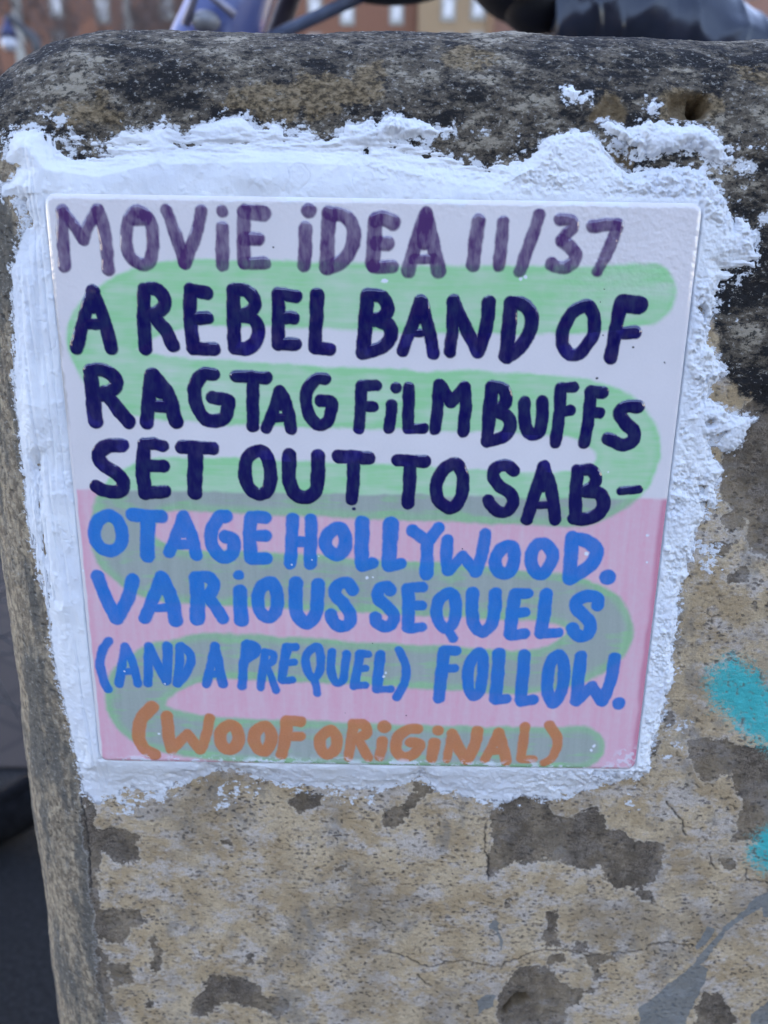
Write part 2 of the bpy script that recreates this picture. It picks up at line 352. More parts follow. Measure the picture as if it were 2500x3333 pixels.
def spans(*seg):                           # piecewise spacing
    o = [np.array([seg[0][0]])]
    for a, b, h in seg: o.append(np.linspace(a, b, max(1, int(round((b - a) / h))) + 1)[1:])
    return np.concatenate(o)
us = spans((-160, -70, 3), (-70, 282, .45), (282, 480, 3))
vs = spans((-790, -345, 6), (-345, 76, .45), (76, 150, 3))[::-1].copy()
U, V, P, N, e = post_surface(us, vs)
sd_dark = poly_sd(us, vs, SHAPES['dark'], 6) + fbm(U, V, 9, 6, 31, .68) * 2.3
sd_film = poly_sd(us, vs, SHAPES['film'], 8)
sd_mort = poly_sd(us, vs, SHAPES['mortar'], 8)
sd_top = poly_sd(us, vs, SHAPES['top'], 14); sd_tan = poly_sd(us, vs, SHAPES['tan'], 6) + fbm(U, V, 12, 4, 35, .6) * 3.5
sd_teal = poly_sd(us, vs, SHAPES['teal'], 8); sd_grey = poly_sd(us, vs, SHAPES['grey'], 4) + fbm(U, V, 5, 4, 33, .6) * .9
lvl = lambda d, soft: np.clip(.5 - d / (2 * soft), 0, 1)
m_dark = lvl(sd_dark, 2.2)
sd_thin = poly_sd(us, vs, SHAPES['thin'], 6)
m_film = np.maximum(lvl(sd_film, 5) * .56, np.where(sd_mort > 0, np.clip(.62 - sd_mort / 9, 0, 1), .62 - .14 * ss(2, -2, sd_thin)))
m_top = np.where(V > 40, 1, lvl(sd_top, 8)); m_tan = lvl(sd_tan, 4); m_teal = lvl(sd_teal, 9); m_grey = lvl(sd_grey, .8)
crack = np.zeros(U.shape)
for wd, q in CRACKS:
    p = smooth_line(pts(q), 8); p = p + np.stack([pn(p[:, 0] / 2.1, p[:, 1] / 2.1, 7), pn(p[:, 0] / 2.1, p[:, 1] / 2.1, 9)], -1) * 1.4
    sl, d = stroke_sd(us, vs, p, np.full(len(p), wd * .5), 2)
    crack[sl] = np.maximum(crack[sl], ss(.45, -.1, d + pn(U[sl] / 1.3, V[sl] / 1.3, 3) * .5))
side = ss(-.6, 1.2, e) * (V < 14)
grain = fbm(U, V * (1 - .35 * (U < -10)), 4.2, 4, 41, .62)
hgt = stone_relief(U, V) + grain * .26 + fbm(U, V, 1.3, 2, 51) * .07
hgt -= ss(.35, .65, m_dark) * .32 + crack * .7
hgt += m_top * (fbm(U, V, 9, 4, 61, .6) * .35 + np.abs(fbm(U, V, 3, 3, 63)) * .25)
pit = ss(.30, .52, pn(U / 1.9, V / 1.5, 71) + .25 * pn(U / 9, V / 9, 73)) * (1 - m_top)
hgt -= pit * .38
hole_dark = np.zeros(U.shape)
for dep, q in HOLES:
    d = poly_sd(us, vs, [q], 10) + fbm(U, V, 4, 3, 81) * .6
    hgt -= dep * ss(.4, -3.2, d); hole_dark = np.maximum(hole_dark, ss(.3, -1, d))
fine = (U > -69) & (U < 281) & (V > -344) & (V < 75)
hgt = np.where(fine, hgt, stone_relief(U, V))
P = P + N * hgt[..., None]
ax = np.zeros(U.shape + (4,)); ax[..., 0] = m_dark; ax[..., 1] = m_film; ax[..., 2] = m_top; ax[..., 3] = m_tan
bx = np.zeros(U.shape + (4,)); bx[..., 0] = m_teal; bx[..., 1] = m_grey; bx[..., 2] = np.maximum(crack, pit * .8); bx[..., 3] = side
hx = np.zeros(U.shape + (4,)); hx[..., 0] = hole_dark; hx[..., 3] = 1

s = Mat('weathered_stone', .9, .25)
dark, film, topm, tan, _ = s.attr('mask_a'); teal, grey, crk, sidem, _ = s.attr('mask_b'); hol = s.attr('mask_c')[0]
st = s.vec((.8, 1, 1.15))
n_big = s.noise(55, 5, .6); n_med = s.noise(210, 5, .65); n_fin = s.noise(620, 4, .65, st); n_mic = s.noise(1700, 3, .6)
n_pal = s.noise(75, 8, .74, st)
c = s.mix(s.step(n_big, .38, .62), (.46, .33, .18), (.61, .465, .285))
c = s.mix(s.step(n_pal, .47, .60, 0, .85), c, (.60, .52, .44))
c = s.mix(s.step(n_mic, .35, .7, 0, .35), c, (.24, .19, .13))
n_sta = s.noise(22, 7, .68); n_st3 = s.noise(34, 8, .72, s.vec((1.2, 1, .7)))
c = s.mix(s.step(n_sta, .48, .66, 0, .6), c, (.25, .195, .13)); c = s.mix(s.step(n_st3, .54, .66, 0, .6), c, (.22, .20, .17))
spk = s.math('MULTIPLY', s.step(n_fin, .565, .63), s.step(s.noise(80, 3), .36, .6))
c = s.mix(s.math('MULTIPLY', spk, .45), c, (.17, .135, .10))
gate = s.step(s.noise(70, 4, .6), .42, .60)
vd = s.noisy(s.voro(430, st), (n_mic, .5)); vd2 = s.noisy(s.voro(290, s.vec((.8, 1, 1.3))), (n_fin, .7))
sp1 = s.math('MULTIPLY', s.step(vd, .30, .20), s.step(s.voro(430, st, 'F1', 'Color'), .35, .45))
sp2 = s.math('MULTIPLY', s.step(vd2, .24, .13), gate)
spots = s.math('MAXIMUM', s.math('MULTIPLY', sp1, s.math('MULTIPLY_ADD', gate, .6, .4)), sp2)
c = s.mix(s.math('MULTIPLY', spots, .7), c, s.mix(s.step(n_med, .4, .6), (.075, .065, .06), (.15, .125, .105)))
c = s.mix(s.step(s.noise(900, 2, .5, st), .68, .74, 0, .8), c, (.07, .06, .06))
# rounded left side: grey-brown, streaked downwards
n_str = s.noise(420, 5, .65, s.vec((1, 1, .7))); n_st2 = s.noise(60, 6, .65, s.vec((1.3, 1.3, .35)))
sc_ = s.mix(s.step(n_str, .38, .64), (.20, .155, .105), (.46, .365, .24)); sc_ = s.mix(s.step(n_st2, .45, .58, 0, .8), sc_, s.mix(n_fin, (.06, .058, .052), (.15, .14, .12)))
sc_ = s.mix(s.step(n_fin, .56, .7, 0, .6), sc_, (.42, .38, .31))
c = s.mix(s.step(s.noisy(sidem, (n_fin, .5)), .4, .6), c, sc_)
dk = s.mix(s.step(n_mic, .35, .65), (.08, .06, .043), s.mix(s.step(n_med, .4, .6), (.105, .083, .058), (.22, .175, .13)))
dv = s.noisy(dark, (n_fin, 1.0), (n_med, 1.0), (n_pal, .8))
c = s.mix(s.math('MULTIPLY', s.math('MULTIPLY', s.step(dv, .22, .44), s.step(dv, .62, .46)), .25), c, (.60, .55, .48))
c = s.mix(s.math('MULTIPLY', s.step(dv, .42, .60), s.step(n_st3, .68, .40, .45, .95)), c, dk)
# sooty, lichened top
n_t1 = s.noise(190, 8, .76, s.vec((.6, 1, 1.3))); n_t2 = s.noise(42, 5, .6, s.vec((.7, 1, 1.2))); n_t3 = s.noise(700, 4, .7, s.vec((.7, 1, 1)))
lv = s.math('ADD', n_t1, s.math('MULTIPLY', s.math('SUBTRACT', n_t2, .5), .95))
tc = s.mix(s.step(lv, .40, .53), (.017, .015, .014), (.115, .093, .067)); tc = s.mix(s.step(lv, .55, .66), tc, (.33, .28, .205))
tc = s.mix(s.step(n_t3, .58, .65, 0, .6), tc, (.42, .39, .335)); tc = s.mix(s.step(n_t3, .47, .40, 0, .85), tc, (.014, .014, .015))
tc = s.mix(s.step(s.noise(1500, 2, .5, s.vec((.7, 1, 1))), .67, .73, 0, .4), tc, (.48, .45, .40))
tn = s.mix(s.step(n_t3, .38, .62), (.07, .05, .027), (.29, .21, .115)); tn = s.mix(s.step(n_t1, .56, .66), tn, (.36, .32, .25))
tc = s.mix(s.step(s.noisy(tan, (n_med, 1.4), (n_t1, 1.2), (n_fin, .6)), .46, .72, 0, .82), tc, tn)
c = s.mix(s.step(s.noisy(topm, (n_med, .7), (n_fin, .3)), .42, .6), c, tc)
c = s.mix(s.math('MULTIPLY', hol, .8), c, s.mix(n_fin, (.08, .055, .03), (.24, .17, .09)))
c = s.mix(s.math('MULTIPLY', crk, .78), c, (.045, .04, .037))
c = s.mix(s.step(s.noisy(grey, (n_fin, .7), (n_med, .4)), .38, .62, 0, .85), c, s.mix(n_med, (.15, .155, .145), (.23, .235, .22)))
tl = s.math('MULTIPLY', s.step(s.noisy(teal, (n_fin, .9), (n_mic, .6), (n_med, .3)), .30, .68, 0, .93), s.math('MULTIPLY', s.math('MULTIPLY_ADD', crk, -.85, 1.), s.math('MULTIPLY_ADD', spots, -.6, 1.)))
c = s.mix(tl, c, s.mix(n_med, (.03, .38, .37), (.07, .55, .53)))
c = s.mix(s.step(s.noisy(film, (n_med, 1.3), (n_fin, 1.2)), .52, .66, 0, .95), c, (.76, .77, .78))
hb = s.math('ADD', s.math('MULTIPLY', n_fin, .7), s.math('MULTIPLY', n_mic, .45))
s.bump(s.math('SUBTRACT', s.math('ADD', hb, s.math('MULTIPLY', s.math('MULTIPLY', n_t1, topm), .8)), s.math('MULTIPLY_ADD', spots, .6, s.math('MULTIPLY', spk, .2))), .0011, .75)
STONE = s.color(c)
base = np.array([160., 60., -800.])
toW = lambda Q: (Q - base) * MM
me = grid_mesh('stone_post', toW(P), attrs={'mask_a': ax, 'mask_b': bx, 'mask_c': hx}, mat=STONE)
post = link_mesh('stone_post', me, loc=(base[0] * MM, base[1] * MM, TOP + base[2] * MM))
bm = bmesh.new(); bm.from_mesh(me)          # close the back and the foot
bm.edges.ensure_lookup_table()
bed = [q for q in bm.edges if q.is_boundary]
try: bmesh.ops.holes_fill(bm, edges=bed, sides=0)
except Exception: pass
bm.to_mesh(me); bm.free()
tag(post, 'weathered tan stone post with sooty rounded top, holding the painted tile', 'stone post')

# ------------------------------------------------------------------ white mortar round the tile
us = np.arange(-34, 242, .28); vs = np.arange(44, -226, -.28)
U, V, P, N, e = post_surface(us, vs)
TH = 198.1
rough = np.clip(ss(125, 178, U) * ss(-215, -195, V) + ss(60, 150, U) * ss(2, 10, V) + .4 * ss(12, 22, V) + .25 * ss(-197, -203, V), 0, 1)
sdm = poly_sd(us, vs, SHAPES['mortar'], 12)
sdm = sdm + fbm(U, V, 8, 3, 101, .6) * (.7 + .6 * rough + 2.2 * ss(-196, -203, V)) + fbm(U, V, 2.2, 3, 105, .65) * (.5 + .6 * rough)
sdg = poly_sd(us, vs, SHAPES['gap'], 6) + fbm(U, V, 2.5, 3, 111, .6) * .9
thin = lvl(poly_sd(us, vs, SHAPES['thin'], 8), 3.5)
dt = np.hypot(np.maximum(np.maximum(-U, U - 200), 0), np.maximum(np.maximum(V, -TH - V), 0))
edge = ss(0, 9 - 5 * rough, -sdm)
fill = (1.3 - .8 * ss(-200, -206, V)) + 3.6 * np.exp(-(dt / np.where(V > 0, 15, 10.5)) ** 1.5) + rough * .35 * ss(2, 7, dt)
T = fill * edge ** (.9 - .3 * rough) + rough * ss(0, 1.5, -sdm) * ss(.3, 2.5, dt) * (np.abs(fbm(U, V, 7, 6, 121, .62)) * 1.7 - .45 + fbm(U, V, 1.9, 3, 125, .6) * .5) * (.45 + 1.0 * ss(-.25, .35, fbm(U, V, 16, 3, 127)))
T += (1 - rough) * edge * (fbm(U * 1.4, V * .7, 17, 4, 131, .5) * .70 + fbm(U, V, 2.6, 3, 135, .6) * .10 * ss(-.1, .3, fbm(U, V, 20, 2, 137)) + np.maximum(0, fbm(U, V, 5, 3, 133, .6) - .12) * .5)
groove = np.where(U < 2, ss(.16, 0, np.abs(pn(U / 4.5, V / 60, 141))), 0) * (1 - rough) * .5 * edge     # trowel lines down the left
T -= groove * ss(1, 4, dt)
ck = ss(.035, 0, np.abs(fbm(U, V, 13, 3, 151, .5))) * ss(.05, .3, pn(U / 14, V / 14, 157)) * edge
T -= ck * .2
stre = np.where(U < 3, fbm(U * 1.5, V * .3, 3.2, 4, 163, .62), fbm(U * .35, V * 1.6, 3.2, 4, 161, .62))
T = T * (1 - thin) + thin * (.14 + stre * 1.4)
T = np.where(sdm > 0, -.9 * ss(0, 1.2, sdm) + T * ss(.3, 0, sdm), T)
T = T * ss(-.2, 1.1, sdg) - .9 * ss(.3, -.8, sdg)
low = np.where((U > 199) | (V < -197.4), 1.0, np.where(U < 1, .5, .05))
T = np.where(dt < 2.5, np.minimum(T, 5.3 - low * ss(2.5, 0, dt) + dt * .25), T)
inner = (U > 1.6) & (U < 198.4) & (V < -1.6) & (V > -TH + 1.6)
P = P + N * (stone_relief(U, V) * np.where(dt < 6, ss(0, 6, dt), 1) + T)[..., None]
pit_ = np.zeros(U.shape + (4,)); pit_[..., 0] = ss(.22, -.1, T); pit_[..., 1] = np.clip(ck, 0, 1); pit_[..., 2] = rough; pit_[..., 3] = 1
vis = (T > -.35) & ~inner
keep = vis[:-1, :-1] | vis[1:, :-1] | vis[1:, 1:] | vis[:-1, 1:]
keep &= ~(inner[:-1, :-1] & inner[1:, 1:])
s = Mat('white_mortar', .75, .3)
tn_, cr_, rg_, _, _ = s.attr('film')
n1 = s.noise(45, 4); n2 = s.noise(420, 5, .65); n3 = s.noise(1500, 3); n4 = s.noise(300, 5, .7, s.vec((.35, 1, 1.8)))
c = s.mix(s.step(n1, .35, .7), (.80, .80, .79), (.74, .75, .77))
c = s.mix(s.math('MULTIPLY', s.step(n3, .70, .76), .45), c, (.35, .34, .33))
c = s.mix(s.step(s.noisy(tn_, (n4, 1.3)), .45, .9, 0, .8), c, (.23, .22, .22))
c = s.mix(s.math('MULTIPLY', cr_, .08), c, (.4, .4, .42))
s.bump(s.math('ADD', s.math('MULTIPLY', n2, s.step(rg_, 0, 1, .22, 1.)), s.math('MULTIPLY', n3, .2)), .0008, .5)
me = grid_mesh('mortar_bed', P * MM + np.array([0, 0, 0]), keep, {'film': pit_}, s.color(c))
mort = link_mesh('mortar_bed', me, loc=(0, 0, TOP))
tag(mort, 'lumpy white mortar smeared on the stone all round the square tile', 'mortar')

# ------------------------------------------------------------------ the glazed tile and its brush lettering (mm, from the tile's top left corner)
LETTERS = [
    """3.64,3.83:5.4,-5 4.8,-12 4.4,-21.1
3.64,3.51:5.4,-5 8,-8.4 10.9,-13.2
3.51,3.73:10.9,-13.2 13.2,-8.8 16.2,-4.8
3.82,3.93:16.2,-4.8 17.5,-9.1 18,-15.4 18,-21.7
3.82,3.82:28.5,-4.8 25.5,-7.3 24.3,-12.2 24.7,-17.1 27.4,-19.9 30.3,-20 31.8,-17.4 32.5,-12 31.8,-7.2 28.5,-4.8
4.38,4.38:27,-6.8 30.3,-6.7
3.54,3.91:37.2,-4.4 39.4,-11 42,-19.6
3.54,3.91:47.8,-4.4 45.9,-11 42,-19.6
3.54,3.54:54.2,-4.3 54.2,-4.4
3.84,4.10:54,-9.1 53.8,-14 53.6,-19.9
4.08,4.19:61,-4.4 60.3,-11.2 60.5,-19.1
4.36,4.72:61,-4.4 66.6,-5
4.05,3.86:60.6,-12.3 65,-12.2
3.73,3.72:60.5,-19.4 66.7,-19.3
4.35,4.35:80.5,-3.9 80.6,-3.9
4.11,4.01:79.5,-8.9 79.4,-14 78.9,-19.7
4.35,4.48:86.7,-4.5 86.3,-10.8 85.9,-20.3
4.08,4.38:86.8,-4.5 90.6,-4.9 93.4,-7.2 94.3,-10.5 93.5,-14.5 90.6,-18.4 86,-20.4
4.37,4.47:100.9,-6.2 100.6,-11.9 100.1,-19.2
4.37,4.73:100.9,-6.2 103.2,-5.7 106.2,-6.8
4.14,4.14:101.2,-13 104.7,-13
3.91,4.10:100.3,-19.8 106,-19.8
3.81,4.38:116.1,-4.1 113.5,-12.2 111.2,-20.8
3.81,4.57:116.1,-4.1 118.4,-12.1 120.5,-20.7
2.97,2.97:112.6,-17.5 119,-17.2
4.09,4.41:116.2,-5.9 115.8,-12.6
4.18,4.09:132.3,-6 131.6,-12.4 131.2,-18.9
3.64,3.90:139.7,-6.3 139.5,-12.7 139.2,-18.8
3.62,3.73:150.6,-4.2 148.4,-12.1 145.7,-20.5
3.54,3.48:156.9,-5.3 160,-5.3 161.2,-7.1 159.2,-9.4 157.9,-11.3
3.85,3.90:157.9,-11.3 160.7,-13.2 162.5,-15.2 162.1,-17.6 159.7,-19.1 157.1,-19 155.3,-18.2
3.82,3.63:167,-7.1 170.9,-6.6 174.6,-6.5
3.64,3.44:174.7,-6.6 173,-12.7 169.8,-20.1""",
    """3.98,4.29:12.6,-28.3 9.2,-36.7 5.8,-46.2
3.98,4.29:12.6,-28.3 15.1,-36.2 17,-46
3.56,3.56:8.8,-38.6 14.9,-38.5
4.74,4.58:12.6,-28.7 12.3,-33.2
4.35,4.29:28.8,-27.8 28,-36.4 27.9,-45.8
4.16,4.31:28.9,-27.7 32.4,-27.6 34.7,-29.8 34.6,-32.8 32.2,-34.7 29,-35.7
4.12,4.38:30.9,-35.5 34.3,-39.7 36.8,-44.9
4.25,4.38:43.2,-27.6 42.7,-35.8 43.2,-45.5
3.97,4.07:43.2,-27.5 48.4,-28.6
4.12,4.12:43.7,-36.2 48.1,-36.1
4.09,4.09:43.5,-45.6 49.8,-45.7
4.34,4.48:56.6,-27.5 56.4,-36 56.3,-45.1
4.06,4.21:56.6,-27.5 60.5,-27.6 63.1,-30.3 62.7,-33.1 59.6,-35.1 56.4,-35.6
4.11,4.38:59.3,-35.3 62.8,-36.4 64.2,-39.9 63,-43.5 60,-45.5 56.3,-45.2
4.07,4.27:70.6,-28.4 70.6,-35.8 70.3,-43.9
3.97,4.07:70.7,-28.3 76.3,-29.2
4.12,4.12:70.9,-35.8 75.2,-35.7
4.08,4.08:70.3,-43.8 75.9,-43.8
4.63,4.08:82.9,-28.7 82.5,-36.1 82,-44.4
4.08,4.09:82,-44.8 86.7,-45.3
4.44,4.58:98.6,-28.6 98,-36.8 97.4,-46.1
4.25,4.31:98.6,-28.4 102.4,-28.6 104.7,-31.1 104.5,-33.9 101.7,-35.7 98.2,-36
4.30,4.38:101,-35.6 105.3,-37.3 106.2,-40.5 104.6,-43.4 101.1,-45.3 97.4,-46.2
3.98,3.89:115.4,-29.7 112.7,-37.5 110,-45.3
3.98,3.99:115.4,-29.7 117.7,-37 119.8,-45.9
2.50,2.50:112.7,-39.8 117.8,-39.6
3.79,4.01:115.4,-30.2 115.1,-34.9
4.07,3.79:125.5,-29.7 125.6,-37.3 125.1,-45.6
4.07,4.18:125.5,-29.6 129.4,-37.3 134,-45.4
4.36,4.08:136.6,-30 136.3,-37.2 134.1,-45.3
4.45,4.48:143.5,-30.1 143.3,-38 142.9,-46.6
4.26,4.48:143.5,-30 147.5,-30.5 150.3,-33.9 150.1,-38.4 147.7,-43.2 143.2,-46.8
4.07,4.07:166.7,-30.6 162.9,-33 160.5,-38.2 160.8,-42.5 162.7,-45.3 165.4,-45.7 167.9,-43.6 170.2,-39.3 170,-34.3 168.5,-31.4 166.7,-30.6
4.45,4.18:177.9,-29.9 177.2,-37 176.4,-46.5
5.30,5.39:178.4,-29.7 183.9,-30.2
3.84,4.03:178.3,-38.7 183.4,-38.4""",
    """4.84,4.97:9.7,-53.5 9.7,-61.5 9.8,-69.5
4.54,4.50:9.7,-53.4 13.2,-52.9 17,-54.9 17.5,-57.9 14.5,-60.3 9.9,-61.4
4.49,4.87:13.8,-60 17.1,-64.9 20.6,-69.6
4.65,4.56:29.4,-54.1 28,-62.2 26.6,-69.9
4.64,4.76:29.5,-54.1 34,-60.1 36.2,-69.3
4.22,4.22:28.1,-64.3 35.2,-64.4
4.95,5.48:30.1,-55.5 31.6,-59.3
4.34,4.40:49.1,-53.7 45.9,-53.8 42.9,-58 43.3,-64 45.7,-68.1 48.7,-68.9 52.1,-67.8 53.3,-64.8 53.6,-62.2 48.7,-61.2
4.15,4.15:56.6,-54.2 66.3,-54.6
4.16,4.06:61.9,-55.2 61.7,-62.7 61.4,-70.3
3.78,3.86:70.5,-58.8 68.3,-65.1 65.9,-70.9
3.88,4.06:70.5,-58.8 72.8,-64 74,-71.1
2.83,2.83:67.2,-67.7 73.8,-67.3
3.69,3.71:70.5,-59.5 70.2,-63.4
3.95,4.00:85.1,-54.7 82.4,-54.8 79.4,-58.4 78.9,-62.9 80.5,-67.4 83.3,-69.7 85.9,-68.4 87,-65.3 87.2,-62.2 83.8,-61.7
3.86,3.65:96.9,-56.6 96.7,-63.1 96.2,-70.7
3.77,3.76:96.9,-56.5 101.7,-56.5
3.51,3.61:97.3,-63.4 100.8,-63.3
3.67,3.67:108.1,-57 108.1,-57
3.70,3.75:106.7,-62.7 106.6,-66.5 106,-70.3
3.77,3.95:112.3,-57 112.3,-62.9 112.2,-69.9
3.55,3.24:112.2,-70.4 117.5,-70.2
3.96,3.85:122,-55.9 121.8,-62.7 121.1,-70.6
3.86,4.00:122.2,-56 126,-61.7
4.00,3.86:126.1,-61.7 130.2,-56.6
3.86,3.95:130.3,-56.6 130.8,-62.6 130.4,-71
4.65,4.07:139.2,-56.6 138.6,-64.5 138.5,-73.7
4.26,4.31:139.2,-56.4 142.3,-56.9 143.8,-59.6 143.3,-62.1 140.8,-63.9
4.21,4.28:140.4,-63.9 144.4,-65.8 145.7,-68.8 144.4,-71.9 141.3,-73.5 138.4,-74
3.99,4.09:149.8,-61.1 150.2,-66.8 151.3,-70.3 153.6,-71.9 155.7,-69.7 155.9,-65.2 155.5,-60.7
3.96,3.97:161.3,-56.5 161.4,-65.1 160.9,-74.4
3.66,3.46:161.3,-56.3 165.4,-56
3.41,3.50:161.8,-64.3 164.7,-63.6
4.06,3.97:171.1,-57.5 171,-66 170.3,-74.2
4.26,4.16:171.1,-57.5 174.7,-57.7
3.61,3.81:171.3,-64.2 174.4,-64.2
4.19,4.27:186.9,-62 183.2,-61.9 181,-64 183.1,-67.3 185.9,-69.8 186.6,-72.3 185.3,-74.1 182.9,-74.7 180.2,-73.7 178,-72.6""",
    """4.73,4.63:17.9,-77.5 13.3,-77.7 9.9,-80.6 10.9,-84 14.9,-86.7 17.3,-89.9 16.3,-92.9 13.5,-93.6 10.2,-92.9 8.2,-91.8
4.52,4.74:25.3,-77.8 24.2,-85.3 24.4,-93.7
4.41,4.11:25.3,-77.1 28.4,-76.9 31.4,-77.5
4.15,4.26:25.3,-84.4 31.3,-84.4
4.43,4.32:24.4,-93.6 31.1,-93.2
4.52,4.52:37.7,-77.8 47.8,-78
5.14,4.95:42.1,-78.8 41.6,-86.6 41.1,-93.4
4.42,4.42:62.2,-78.9 59.3,-81.1 58.3,-85.8 59,-90.6 62.4,-93.5 65.6,-92.1 66.8,-87.8 66.3,-82 64.4,-79.1 62.2,-78.9
4.74,4.63:73.2,-79.9 72.9,-86.6 74.3,-92.5 78.4,-94.4 81.8,-91.9 82.6,-86 82.6,-80
4.53,4.53:89.5,-80.1 99.3,-80.5
4.44,4.11:94.4,-81 94.4,-88.4 93.9,-94.9
1.06,1.17:94.4,-98.1 94.7,-98.1
4.02,4.33:108.9,-81.2 118,-81.5
4.44,4.22:113.3,-82.3 113.2,-89.2 112.8,-95.9
4.23,4.23:127.6,-82 124.2,-84.2 122.2,-89 122.9,-94.3 126.2,-97.1 128.9,-96.4 130.8,-92.6 130.9,-86.7 129.6,-83.1 127.6,-82
4.14,4.11:147.6,-84.1 145.7,-82.3 142.5,-82.6 140.9,-85.5 143.2,-89.2 147,-91.8 148.2,-95 146.3,-98.2 143.3,-98.1 140.6,-95.8 139.8,-94.4
4.23,4.25:157.6,-82.4 155.6,-90.6 153.2,-100.7
4.23,4.25:157.6,-82.4 160.7,-90.5 162.8,-100.7
2.74,2.74:155.5,-95.8 161.7,-95.5
4.13,4.07:157.7,-82.9 157.9,-89.2
4.34,4.35:169,-83.7 168.8,-90.9 169.6,-99.6
4.14,3.98:168.9,-83.5 173.1,-83.4 175.3,-86 174.3,-88.8 171.1,-90.8
4.50,4.78:172.7,-90.9 176.8,-91.3 178.6,-94.5 177.4,-98.3 173.1,-100.3 169.3,-100.1
2.82,2.82:183.9,-90.3 189.8,-89.8""",
    """4.38,4.38:11,-102 7.3,-104.4 5.9,-108.8 7.2,-113 10.7,-114.7 14,-113.1 15.5,-108.7 14.4,-103.7 11,-102
4.70,4.59:19.6,-101.5 29.3,-102.1
5.14,4.92:24.7,-103 24,-110.2 23.7,-116.1
3.95,4.03:36.9,-101.7 34.1,-108.3 31.3,-114.8
4.16,4.47:36.9,-101.7 39.1,-108.3 40.5,-115.5
3.58,3.58:32.9,-111.8 40.2,-112
4.49,4.74:36.8,-102.1 36.3,-107.2
4.48,4.75:51.4,-101.6 48.7,-102.1 46.1,-107 46.3,-112.6 49.5,-116.3 52.8,-114.8 53.7,-110.8 52.5,-109.2 50.8,-108.9
4.48,4.70:59.7,-101.9 59.2,-109 59.2,-116.3
4.27,4.37:59.7,-101.6 64.7,-101.7
4.21,4.31:59.9,-108.3 64.5,-108.3
4.26,4.48:59.3,-116.7 64.5,-116.5
4.38,4.27:73.9,-102 73.5,-109.3 72.7,-118.1
4.27,4.49:80.2,-102.2 79.9,-109.8 79.7,-118.1
4.11,4.11:73.8,-110.2 79.8,-110.1
4.61,4.61:88.6,-105.1 85.7,-107.5 85,-110.8 86.6,-113.7 89,-114.6 91.2,-112.8 92,-109 90.8,-106 88.6,-105.1
5.02,4.92:97.5,-103 97.4,-109.5 97.4,-117
4.49,4.37:97.6,-118.4 101.1,-117.5
5.56,4.92:107.3,-103.5 107,-110.4 106.7,-117.7
4.27,4.04:106.8,-118.6 110.9,-117.6
4.18,3.99:114.6,-105.4 119.6,-109.4
4.17,4.10:123.5,-104.4 119.7,-109.9
4.21,4.83:119.7,-109.9 119.9,-115.8 119.8,-121
4.20,4.39:126.6,-108.8 126.5,-114.5 127.2,-119.7
4.17,3.81:127.2,-119.7 132.1,-114.4
3.81,4.28:132.1,-114.4 136.8,-120.1
4.08,4.39:139.3,-106.3 138.8,-113.2 136.8,-120.1
4.43,4.43:148.1,-110.5 145.1,-111.7 143.3,-115.4 144.4,-119.3 146.8,-120.6 149.1,-118.9 149.8,-114.7 149.3,-111.6 148.1,-110.5
4.42,4.42:158.6,-109.4 156.1,-111.5 155.5,-115.7 156.8,-119.1 159.4,-120.5 161.6,-118.4 162.9,-113.9 161.3,-110.6 158.6,-109.4
4.94,4.62:169,-107.2 169.3,-114.4 169.2,-121.9
4.73,4.84:169,-107.4 173.6,-108.2 177.5,-111.1 177.3,-115.3 174,-118.9 169.4,-122
5.71,5.71:182.5,-121.3 182.5,-121.3""",
